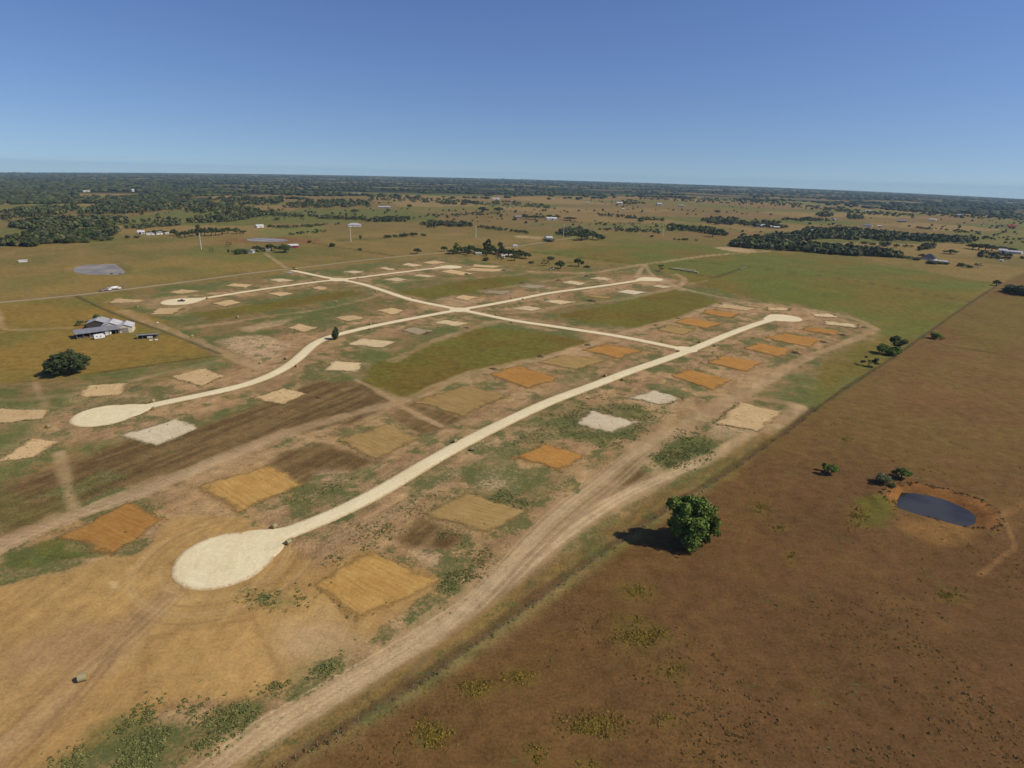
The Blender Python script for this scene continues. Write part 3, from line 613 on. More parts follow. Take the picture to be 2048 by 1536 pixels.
# ------------------------------------------------------------------ roads, ponds, pads
def strip(name, pl, width, lift, mat, discs=(), rag=.35):
    p = np.asarray(pl); t = np.gradient(p, axis=0); t /= np.linalg.norm(t, axis=1)[:, None]; nrm = np.stack([-t[:, 1], t[:, 0]], 1)
    prof = [(-.5, -.12, .6), (-.5, .0, 0), (-.25, .05, 0), (0, .07, 0), (.25, .05, 0), (.5, .0, 0), (.5, -.12, .6)]
    V = []; n = len(p); jit = (fbm(p[:, 0], p[:, 1], 5, 2, 5) - .5) * rag
    for k, (a, z, e) in enumerate(prof):
        off = a * width + (math.copysign(e, a) if e else 0) + (jit * np.sign(a) if abs(a) > .4 else 0)
        q = p + nrm * np.asarray(off).reshape(-1, 1) * np.ones((n, 1))
        V.append(np.column_stack([q, hz(q[:, 0], q[:, 1]) + z + lift]))
    m_ = len(prof); V = np.stack(V, 1).reshape(-1, 3); F = []
    for i in range(n - 1):
        for k in range(m_ - 1): F.append((i * m_ + k, (i + 1) * m_ + k, (i + 1) * m_ + k + 1, i * m_ + k + 1)[::-1])
    V = list(map(tuple, V)); AC = [abs(a) * 2 * math.copysign(1, a) + (.15 * math.copysign(1, a) if e else 0) for _ in range(n) for (a, z, e) in prof]; AL = [float(q) for q in np.repeat(np.r_[0, np.cumsum(np.linalg.norm(np.diff(p, axis=0), axis=1))], m_)]
    for di, (cx, cy, rad) in enumerate(discs):
        b = len(V); N = 72; rings = (0.02, .5, .9, 1.0, 1.0)
        for ri, q in enumerate(rings):
            for j in range(N):
                a = 2 * math.pi * j / N; rr_ = rad * q * (1 + (.012 * math.sin(3 * a + di) + .008 * math.sin(7 * a) if q > .4 else 0)) + (.6 if ri == 4 else 0)
                X_, Y_ = cx + rr_ * math.cos(a), cy + rr_ * math.sin(a); V.append((X_, Y_, float(terr(X_, Y_)) + lift + .055 - .03 * q - (.13 if ri == 4 else 0))); AC.append((1.15 if ri == 4 else 1.0 if ri == 3 else .7 if ri == 2 else .3 * q) if rad > 9.5 else .3); AL.append(X_ * 3 + Y_)
        for ri in range(len(rings) - 1):
            for j in range(N): F.append((b + ri * N + j, b + (ri + 1) * N + j, b + (ri + 1) * N + (j + 1) % N, b + ri * N + (j + 1) % N))
    me = np_mesh(name, V, F, True); me.update(); set_f(me, 'across', AC); set_f(me, 'along', AL); o = obj(name, me, None, mat); tag(o, kind='structure'); return o
JUNCT = {1: [(919, 619.5, 8), (677, 559.5, 9), (1372, 699, 7)]}
for ri, rl in enumerate(ROADLINES):
    ds = [(a, b, c) for (r_, a, b, c) in DISCW if r_ == ri]
    ds += [(*g2((a, b)), c) for a, b, c in JUNCT.get(ri, [])]
    # necks of the turning circles widen smoothly
    for (r_, a, b, c) in DISCW:
        if r_ == ri and c > 8:
            e = rl[0] if np.hypot(*(rl[0] - (a, b))) < np.hypot(*(rl[-1] - (a, b))) else rl[-1]
            d = np.array(e) - (a, b); d /= np.linalg.norm(d)
            for k in range(14): tt = (k + 1) / 14; ds.append((a + d[0] * c * (.5 + .85 * tt), b + d[1] * c * (.5 + .85 * tt), c * .5 * (1 - tt) ** 1.15 + 3.1))
    strip('gravel_road', rl, ROADW[ri], .16 + .021 * ri, M['road'], ds)
strip('county_road', COUNTYL, 5.5, .14, M['county'])
def pond(name, poly, level, mat):
    p = np.array(poly); c = p.mean(0); p = catmull([tuple(q) for q in p] + [tuple(p[0])], 2.5)[:-1]; p = c + (p - c) * 1.06; z = float(terr(*c)) + level
    V = [(c[0], c[1], z)] + [(a, b, z) for a, b in p]; F = [(0, i + 1, (i + 1) % len(p) + 1) for i in range(len(p))]
    me = bpy.data.meshes.new(name); me.from_pydata(V, [], F); me.update(); me.materials.append(mat)
    a = 0
    for q in me.polygons: a += q.normal.z
    if a < 0: me.flip_normals()
    tag(obj(name, me), kind='structure')
pond('pond_water', POND1, -1.55, mat_water('muddy_pond_water', A(62, 60, 58), .08, .35))
pond('pond_water', POND2, -.95, mat_water('silty_pond_water', A(150, 130, 98), .15, .05))
pond('pond_water', POND3, -.95, M_w := mat_water('pale_pond_water', A(152, 132, 100), .15, .05))

WEEDS = []     # (x, y, radius, height, colour kind)
def build_pad(nm, q):
    a, b, c, d = [np.array(p) for p in q]; L = max(np.linalg.norm(b - a), np.linalg.norm(d - c)); W_ = max(np.linalg.norm(d - a), np.linalg.norm(c - b))
    # pads are real rectangles of fill: square the quad up a little
    n = 26; us = np.linspace(0, 1, n); g = us * us * (3 - 2 * us) * .5 + us * .5
    U_, V_ = np.meshgrid(g, g, indexing='ij'); Pt = ((1 - U_) * (1 - V_))[..., None] * a + (U_ * (1 - V_))[..., None] * b + (U_ * V_)[..., None] * c + ((1 - U_) * V_)[..., None] * d
    x, y = Pt[..., 0].ravel(), Pt[..., 1].ravel(); ctr = (a + b + c + d) / 4
    wob = (fbm(x, y, 3.2, 3, 7) - .5)
    e = np.minimum(np.minimum(U_, 1 - U_) * L, np.minimum(V_, 1 - V_) * W_).ravel()
    e = e + wob * 3.5 + (fbm(x, y, 10, 2, 12) - .5) * 1.5
    kx = 1 + .015 * (fbm(x, y, 7, 2, 8) - .5) * 2
    x = ctr[0] + (x - ctr[0]) * kx * 1.2; y = ctr[1] + (y - ctr[1]) * kx * 1.2
    z = hz(x, y) + (fbm(x, y, 25, 4, 90) - .5) * .25 + .02 + .34 * sstep(.2, 4.0, e) + wob * .05
    F = []
    for i in range(n - 1):
        for j in range(n - 1): F.append((i * n + j, (i + 1) * n + j, (i + 1) * n + j + 1, i * n + j + 1))
    me = np_mesh('building_pad', np.column_stack([x, y, z]), F, True)
    if me.polygons[0].normal.z < 0: me.flip_normals()
    uv = me.uv_layers.new(name='lay'); li = np.zeros(len(me.loops), np.int32); me.loops.foreach_get('vertex_index', li)
    uu = np.column_stack([U_.ravel(), V_.ravel()])[li]; uv.data.foreach_set('uv', uu.ravel().astype(np.float32))
    set_f(me, 'edge', 1 - sstep(-.2, 5.0, e))
    tag(obj('building_pad', me, None, M[nm]), kind='structure')
    dist = math.hypot(*ctr)
    for s_ in range(4):
        p0, p1 = (q[s_], q[(s_ + 1) % 4]); ln = math.dist(p0, p1)
        dens = random.choice([.3, .8, 1.6]) * (1.6 if nm in ('tan', 'white', 'pale') else .55)
        for k in range(int(ln * dens)):
            t = random.random(); ox, oy = random.gauss(0, .9), random.gauss(0, .9)
            WEEDS.append((p0[0] + (p1[0] - p0[0]) * t + ox, p0[1] + (p1[1] - p0[1]) * t + oy, random.uniform(.15, .5), random.uniform(.15, .4), 0, .15))
    for k in range(int({'tan': 40, 'white': 22, 'pale': 34, 'grey': 12}.get(nm, 4))):
        u_, v_ = random.random(), random.random(); p = (1 - u_) * (1 - v_) * a + u_ * (1 - v_) * b + u_ * v_ * c + (1 - u_) * v_ * d
        WEEDS.append((p[0], p[1], random.uniform(.15, .42), random.uniform(.15, .35), 0, .33))
for nm, q in PADW: build_pad(nm, q)

# ------------------------------------------------------------------ spoil piles
PILES = [(1686,671,15,'dark'),(1728,655,12,''),(1648,685,14,''),(1591,706,16,''),(1081,713,16,''),(1175,690,14,''),(1311,651,10,''),(1356,637,9,''),(1440,607,9,''),(1184,603,18,''),(1174,553,13,''),(1117,561,14,''),(1044,567,14,''),(857,668,20,''),(637,796,12,''),(987,738,14,''),(972,578,10,''),(934,656,12,''),(1008,541.5,12,''),(933,549.5,14,''),(935,520.5,9,'')]
PILE_AT = ['at the far corner of the easternmost orange pad','beside the bend of the perimeter track','behind the long orange pad near the far right turning circle','behind the third orange pad right of the long straight road','at the left corner of a gold pad beside the central meadow','above the gold pad left of the T junction','on the meadow edge left of two orange pads','behind the orange pad across the road from the T junction','by the weedy pad near the far right turning circle','below the olive pad on the upper right street','above the pale pad next to the upper right turning circle','left of the pale pad on the upper right street','behind the left one of the grey pads','on the grey pad corner left of the central meadow','right of the tan pad below the curving street','behind the big orange pad by the lot lane','behind the grey pad nearest the crossroads','below the pale pad next to the crossroads','right of the tan pads by the top turning circle','under the tan pad below the top turning circle','above the top turning circle']
for i, (px, py, wpx, k) in enumerate(PILES):
    X_, Y_ = g2((px, py)); dpt = depth_at(X_, Y_); w = max(3.2, wpx * dpt / FPX); n, ns = 9, 16; V = []; h = w * .24
    for r_ in range(n):
        q = r_ / (n - 1)
        for j in range(ns):
            a = 2 * math.pi * j / ns; el = .6 + .18 * math.sin(2 * a + i) + .1 * math.sin(3 * a + 2 * i); rad = w * .5 * q * (el + .35)
            V.append((rad * math.cos(a) * 1.25, rad * math.sin(a) * .75, h * max(0, (1 - q) ** .8) * (1 + .45 * math.sin(a * 2 + i * 2 + q * 5) * q) + random.uniform(-.08, .08) * h - .08 * q - .06))
    F = [(r_ * ns + j, r_ * ns + (j + 1) % ns, (r_ + 1) * ns + (j + 1) % ns, (r_ + 1) * ns + j)[::-1] for r_ in range(n - 1) for j in range(ns)]
    o = obj('dirt_pile', np_mesh('dirt_pile', V, F, True), None, M['pile']); o.location = (X_, Y_, float(hz(X_, Y_)) - .02); o.rotation_euler = (0, 0, random.uniform(-.6, .6) - .3)
    tag(o, 'dark brown spoil heap ' + PILE_AT[i], 'dirt pile', 'spoil heaps left beside the building pads')

# ------------------------------------------------------------------ trees
def leaf_cloud(blobs, n, size, seed, flat=.75):
    g = np.random.default_rng(seed); bl = np.array(blobs, float); w = bl[:, 3] ** 2; idx = g.choice(len(bl), n, p=w / w.sum())
    d = g.normal(size=(n, 3)); d[:, 2] += .25; d /= np.linalg.norm(d, axis=1)[:, None]
    rad = bl[idx, 3] * (g.uniform(.4, 1.1, n) ** .6 + (g.random(n) < .08) * g.uniform(0, .45, n))
    c = bl[idx, :3] + d * rad[:, None] * np.array([1, 1, flat])
    nr = d + g.normal(size=(n, 3)) * .55; nr[:, 2] += .25; nr /= np.linalg.norm(nr, axis=1)[:, None]
    t = np.cross(nr, g.normal(size=(n, 3))); t /= np.linalg.norm(t, axis=1)[:, None]; b = np.cross(nr, t)
    s = size * g.uniform(.6, 1.35, n)[:, None]
    V = np.stack([c - t * s - b * s * .6, c + t * s * .9 - b * s * .8, c + t * s + b * s * .7, c - t * s * .8 + b * s], 1).reshape(-1, 3)
    return V, np.arange(4 * n).reshape(-1, 4)
def make_blobs(kind, seed):
    """unit tree: total height 1, crown half-width .5 ; scaled per instance"""
    g = random.Random(seed); bl = []
    if kind == 'oak':
        for k in range(20):
            a = g.uniform(0, 6.28); r_ = math.sqrt(g.random()) * .38; zz = .48 + .36 * (1 - (r_ / .38) ** 2) * g.uniform(.2, 1) - .14 * g.random()
            bl.append((r_ * math.cos(a), r_ * math.sin(a), zz, g.uniform(.09, .17)))
    elif kind == 'tall':
        for k in range(24):
            zz = g.uniform(.16, .86); r_ = .30 * math.sqrt(max(0.05, 1 - ((zz - .5) / .46) ** 2)) * g.uniform(.3, 1); a = g.uniform(0, 6.28)
            bl.append((r_ * math.cos(a), r_ * math.sin(a), zz, g.uniform(.09, .17)))
    elif kind == 'dome':
        for k in range(64):
            a = k * 2.39996 + g.uniform(-.3, .3); r_ = math.sqrt((k + .5) / 64) * .43; top = .86 * math.sqrt(max(.05, 1 - (r_ / .5) ** 2))
            bl.append((r_ * math.cos(a), r_ * math.sin(a), g.uniform(.12, 1) ** .6 * top * .98, g.uniform(.07, .13)))
    elif kind == 'bush':
        for k in range(10):
            a = g.uniform(0, 6.28); r_ = math.sqrt(g.random()) * .36
            bl.append((r_ * math.cos(a), r_ * math.sin(a), g.uniform(.2, .7) * (1 - .6 * r_), g.uniform(.16, .26)))
    else:                                   # sparse
        for k in range(10):
            a = g.uniform(0, 6.28); r_ = math.sqrt(g.random()) * .38
            bl.append((r_ * math.cos(a), r_ * math.sin(a), g.uniform(.35, .88), g.uniform(.08, .14)))
    return bl
def trunk_mesh(kind, bl, seed):
    g = random.Random(seed); mb = MB(); h0 = {'oak': .36, 'tall': .22, 'bush': .10, 'sparse': .32, 'dome': .2}[kind]; r_ = {'oak': .035, 'tall': .03, 'bush': .025, 'sparse': .022, 'dome': .03}[kind]
    mb.cyl((0, 0, -.04), (.01, .0, h0 * .4), r_ * 1.35, r_ * 1.02, 8); mb.cyl((.01, 0, h0 * .38), (.0, .01, h0), r_ * 1.02, r_ * .8, 8)
    for b in g.sample(bl, min(7, len(bl))):
        mid = Vector((b[0] * .5 + g.uniform(-.03, .03), b[1] * .5, h0 + (b[2] - h0) * .42)); mb.cyl((0, .005, h0 * .9), mid, r_ * .6, r_ * .4, 6); mb.cyl(mid, b[:3], r_ * .4, r_ * .14, 5)
    me = bpy.data.meshes.new('trunk'); me.from_pydata(mb.v, [], mb.f); me.update(); me.materials.append(M['bark']); return me
PROTO = {}
def proto(kind, leafmat, n, size, seed):
    bl = make_blobs(kind, seed); V, F = leaf_cloud(bl, n, size, seed, .85); cm = np_mesh('crown', V, F); cm.materials.append(M[leafmat]); return (cm, trunk_mesh(kind, bl, seed))
for kind, lms in (('oak', ('leaf_oak', 'leaf_dark')), ('tall', ('leaf_oak', 'leaf_dark', 'leaf_bright')), ('bush', ('leaf_oak', 'leaf_grey')), ('sparse', ('leaf_grey', 'leaf_dark'))):
    PROTO[kind] = [proto(kind, lm, 1100 if kind != 'sparse' else 480, .032 if kind != 'sparse' else .03, 11 + 5 * i + len(kind)) for i, lm in enumerate(lms) for _ in range(1)]
    PROTO[kind] += [proto(kind, lm, 1100 if kind != 'sparse' else 480, .034, 61 + 5 * i + len(kind)) for i, lm in enumerate(lms)]
TREEN = [0]
def place_tree(X_, Y_, h, w, kind, label, group=None, name='tree', meshes=None, cat='tree'):
    cm, tm = meshes or random.choice(PROTO[kind])
    e = empty(name, (X_, Y_, float(hz(X_, Y_)) - .05), random.uniform(0, 6.28))
    c = obj('crown', cm, e); t = obj('trunk', tm, e)
    for o in (c, t): o.scale = (w, w, h)
    tag(e, label, cat, group); TREEN[0] += 1
    return e
def near_tree(px, py, ty, wpx, kind, leafmat, n, size, seed, label, group=None):
    X_, Y_ = g2((px, py)); h = height_for(X_, Y_, ty); w = wpx * depth_at(X_, Y_) / FPX
    bl = make_blobs(kind, seed); V, F = leaf_cloud(bl, n, size, seed, .9); cm = np_mesh('crown', V, F); cm.materials.append(M[leafmat])
    return place_tree(X_, Y_, h, w / .92, kind, label, group, meshes=(cm, trunk_mesh(kind, bl, seed)))
near_tree(1364, 1092, 990, 100, 'tall', 'leaf_bright', 9000, .018, 3, 'tallest dense green tree of the pair standing alone on the brown rangeland')
near_tree(1402, 1084, 1000, 86, 'tall', 'leaf_bright', 6500, .019, 9, 'narrower green tree on the right of the big pair on the brown rangeland')
near_tree(137, 747, 694, 74, 'dome', 'leaf_dark', 7000, .02, 21, 'huge round dark live oak alone in the farm field below the barns')
near_tree(671, 679, 654, 19, 'tall', 'leaf_dark', 2200, .03, 31, 'lone dark tree standing right at the edge of the curving gravel road')
near_tree(1655, 947, 921, 33, 'oak', 'leaf_bright', 2500, .028, 33, 'small lone green tree on the rangeland left of the pond')
near_tree(1801, 958, 935, 33, 'oak', 'leaf_bright', 2500, .028, 35, 'bright green small tree beside the upper edge of the right pond')
near_tree(1766, 970, 947, 36, 'bush', 'leaf_grey', 1500, .03, 37, 'greyish bushy tree at the left tip of the right pond')
near_tree(1782, 974, 961, 16, 'bush', 'leaf_grey', 700, .035, 39, 'small grey bush touching the orange bank of the right pond')
near_tree(1793, 697, 667, 36, 'oak', 'leaf_oak', 2500, .028, 41, 'rear and higher one of two touching trees on the fence line')
near_tree(1775, 708, 682, 38, 'bush', 'leaf_bright', 2500, .028, 43, 'front rounded bright one of two touching trees on the fence line')
near_tree(1737, 732, 712, 34, 'sparse', 'leaf_dark', 700, .03, 45, 'thin half bare tree just below the two touching fence line trees')
near_tree(1872, 677, 660, 25, 'bush', 'leaf_bright', 1200, .03, 47, 'small pale green tree alone right of the fence line')
near_tree(1992, 571, 558, 20, 'oak', 'leaf_dark', 1200, .03, 49, 'dark spreading tree at the upper end of the fence line')
TREES = [  # base x, base y, top y, width px, kind, label, group
 (197,652,628,20,'tall','dark tree touching the rear of the barn complex',None),(184,650,637,17,'bush','rounded tree left of the barn rear wall',None),(160,651,639,15,'oak','small lone tree left of the barns by the farm drive',None),
 (834,508,492,16,'oak','lone round oak in the field left of the farmhouse grove, lower of two',None),(889,503,490,14,'oak','smaller lone oak just left of the farmhouse grove',None),
 (1092,531,519,18,'sparse','loose pale tree right of the farmhouse grove',None),(1102,519,511,15,'bush','low dark bush behind the loose pale tree by the cattle',None),(1121,537,518,22,'oak','dark oak right behind the resting cattle',None),(1157,533,512,23,'oak','airy oak right of the resting cattle with long shadow',None),(1320,542,528,16,'sparse','grey thin tree at the left end of the wrapped bale row',None),
 (620,486,479,8,'bush','dark bush on the fence line right of the red barn',None),(664,494,483,12,'bush','lone bush in the pasture below the white roofed ranch building',None),(720,501,494,8,'bush','small bush on the hedge line in the centre left pasture',None),(721,479,470,8,'tall','dark conical tree beside a tall steel pole',None),
 (1303,474,468,8,'bush','single dark bush in the brown field left of the fifth steel pole',None),(1063,527,521,11,'bush','low brown bush at the right end of the farmhouse grove',None),(973,521,512,15,'bush','dark round shrub on the lawn before the farmhouse grove',None),(1485,472,464,13,'bush','round tree above the long creek wood left end',None),
 (424,505,494,10,'sparse','grey thin tree by the second left steel pole',None),(457,505,498,6,'tall','tiny dark conical tree left of the white cottage',None),(459,493,483,12,'sparse','pale bare tree left of the far small pond',None),
 (1900,508,497,26,'oak','row crowned tree alone in the brown field behind the dark roofed house',None),(1770,493,480,20,'bush','rounded tree in the strip between the two creek woods',None),(2046,518,510,10,'bush','dark bush at the right edge by the white shed',None),
 (710,427,415,16,'oak','round oak left of the long grey barn',None),(819,416,407,13,'oak','round oak right of the long grey barn',None),(965,425,411,24,'oak','broad oak left one of two in the middle distance centre',None),(998,424,412,20,'oak','broad oak right one of two in the middle distance centre',None),(1280,446,437,14,'oak','dark round tree alone in the scrubby centre field',None),(1434,428,418,13,'oak','dark tree alone in the far tan field right of centre',None),
]
for g_, lab, lst in (
 ('trees of the farmhouse grove','dark tree of the dense grove around the farmhouse',[(912,507,483,13,'tall'),(905,508,496,17,'oak'),(921,507,489,14,'oak'),(930,506,488,13,'oak'),(940,505,487,15,'oak'),(948,506,488,13,'oak'),(956,507,491,13,'oak'),(975,507,477,16,'tall'),(984,506,487,13,'oak'),(990,508,491,15,'oak'),(1001,507,483,15,'tall'),(1008,511,494,15,'oak'),(1017,513,493,17,'oak'),(1027,514,494,16,'oak'),(1038,515,496,17,'oak'),(1050,517,500,17,'oak'),(934,509,494,12,'oak'),(964,508,495,12,'bush'),(997,510,496,12,'oak'),(1044,512,499,13,'oak')]),
 ('yard trees before the farmhouse grove','small yard tree in front of the farmhouse grove',[(940,512,500,11,'sparse'),(973,512,501,12,'oak'),(995,519,511,8,'sparse'),(1004,520,512,7,'oak'),(1029,521,505,15,'oak')]),
 ('trees around the white cottage','dark tree beside the white cottage near the red barn',[(475,508,495,15,'bush'),(489,507,494,15,'bush'),(514,502,489,16,'oak'),(524,503,492,12,'oak'),(543,502,484,19,'oak'),(570,505,485,22,'oak'),(577,503,490,12,'sparse')]),
 ('thick clump at the right edge','dense dark tree of the clump at the right photo edge',[(2015,583,566,25,'bush'),(2032,588,565,30,'bush'),(2047,591,567,28,'bush'),(2060,590,566,28,'bush')]),
 ('grove in a row on the left','dark tree of the compact grove row left of the far small pond',[(349,472,455,13,'oak'),(358,473,461,9,'bush'),(370,475,457,14,'oak'),(385,473,455,14,'oak'),(398,472,449,14,'tall'),(410,472,452,14,'oak'),(423,472,450,15,'oak'),(432,471,452,14,'oak'),(445,470,453,14,'oak'),(456,467,450,12,'oak'),(474,468,452,13,'oak'),(487,468,458,11,'oak')]),
 ('trees by the white silos','tree among the white farm buildings and silos on the left',[(297,469,461,8,'oak'),(310,469,458,11,'oak'),(322,468,458,12,'oak'),(331,468,459,9,'oak')]),
 ('scattered field bushes on the left','round bush scattered along the left field edge',[(192,480,472,9,'bush'),(203,482,471,11,'bush'),(222,480,470,15,'bush'),(254,476,469,9,'bush'),(275,476,469,9,'bush'),(165,485,474,19,'bush'),(135,486,472,22,'bush')]),
 ('row of bushes on the centre hedge','bush of the loose row crossing the centre pasture',[(776,475,467,12,'bush'),(792,474,467,9,'bush'),(803,473,465,8,'bush'),(812,473,463,12,'bush'),(824,471,463,9,'bush'),(831,470,463,8,'bush'),(847,472,465,9,'bush')]),
 ('grove beside the county road bend','tree of the dark grove by the county road bend',[(1163,481,460,19,'oak'),(1175,479,455,19,'oak'),(1185,478,458,17,'oak'),(1196,480,465,19,'oak'),(1170,471,455,17,'oak'),(1205,478,470,12,'bush'),(1100,483,475,20,'bush')]),
 ('trees around the white ranch house','tree around the white ranch house beyond the county road',[(1052,438,427,13,'oak'),(1070,439,427,17,'oak'),(1098,437,427,12,'oak'),(1112,438,427,14,'oak'),(1140,441,431,19,'oak'),(1085,438,429,9,'oak')]),
 ('trees around the red and white farmstead','tree of the wood round the right of centre farmsteads',[(1425,474,456,17,'oak'),(1440,469,453,15,'oak'),(1450,472,461,11,'bush'),(1345,456,443,16,'oak'),(1360,458,446,14,'oak'),(1373,459,448,14,'oak'),(1388,460,449,13,'oak'),(1402,461,450,12,'oak')]),
 ('dark oaks beside the long white barn','big dark oak of the clump left of the long white barn',[(1945,498,484,17,'oak'),(1957,500,483,19,'oak'),(1970,501,485,19,'oak'),(1983,502,488,17,'oak'),(2003,499,491,17,'oak'),(2018,500,494,10,'bush'),(2030,500,495,12,'bush')]),
 ('bushes about the dark roofed house','bush around the house with the dark hip roof',[(1843,515,506,12,'oak'),(1832,520,512,16,'bush'),(1858,527,519,14,'bush'),(1868,528,520,16,'bush'),(1880,528,521,14,'bush'),(1893,529,523,13,'bush'),(1815,517,510,14,'bush'),(1800,516,508,14,'bush')]),
 ('bushes on the far pasture edge','bush on the pasture edge right of the dark roofed house',[(1920,533,523,12,'bush'),(1936,535,528,12,'bush'),(1955,534,526,13,'sparse')]),
 ('small trees between the creek woods','small tree in the green strip between the two creek woods',[(1728,488,481,12,'bush'),(1704,487,482,8,'bush'),(1792,496,486,10,'oak'),(1810,496,487,9,'oak'),(1822,495,489,7,'oak'),(1747,490,484,10,'bush')]),
 ('bushes in the brown field','small dark bush in the brown field below the fifth steel pole',[(1350,479,475,6,'bush'),(1357,480,476,6,'bush'),(1367,480,475,8,'bush'),(1374,480,475,7,'bush'),(1393,481,478,6,'bush')]),
):
    ords = ['first', 'second', 'third', 'fourth', 'fifth', 'sixth', 'seventh', 'eighth', 'ninth', 'tenth', 'eleventh', 'twelfth', 'thirteenth', 'fourteenth', 'fifteenth', 'sixteenth', 'seventeenth', 'eighteenth', 'nineteenth', 'twentieth']
    for k, t in enumerate(sorted(lst, key=lambda q: q[0])): TREES.append((*t, lab + ', ' + ords[k] + ' from left', g_))
for (bx, by, ty, wpx, kind, lab, grp) in TREES:
    X_, Y_ = g2((bx, by)); h = max(2.0, height_for(X_, Y_, ty)); w = wpx * depth_at(X_, Y_) / FPX
    place_tree(X_, Y_, h, w / .9 * (1.3 if grp else 1.05), kind, lab, grp, name='bush' if kind == 'bush' and h < 5 else 'tree', cat='bush' if kind == 'bush' and h < 5 else 'tree')
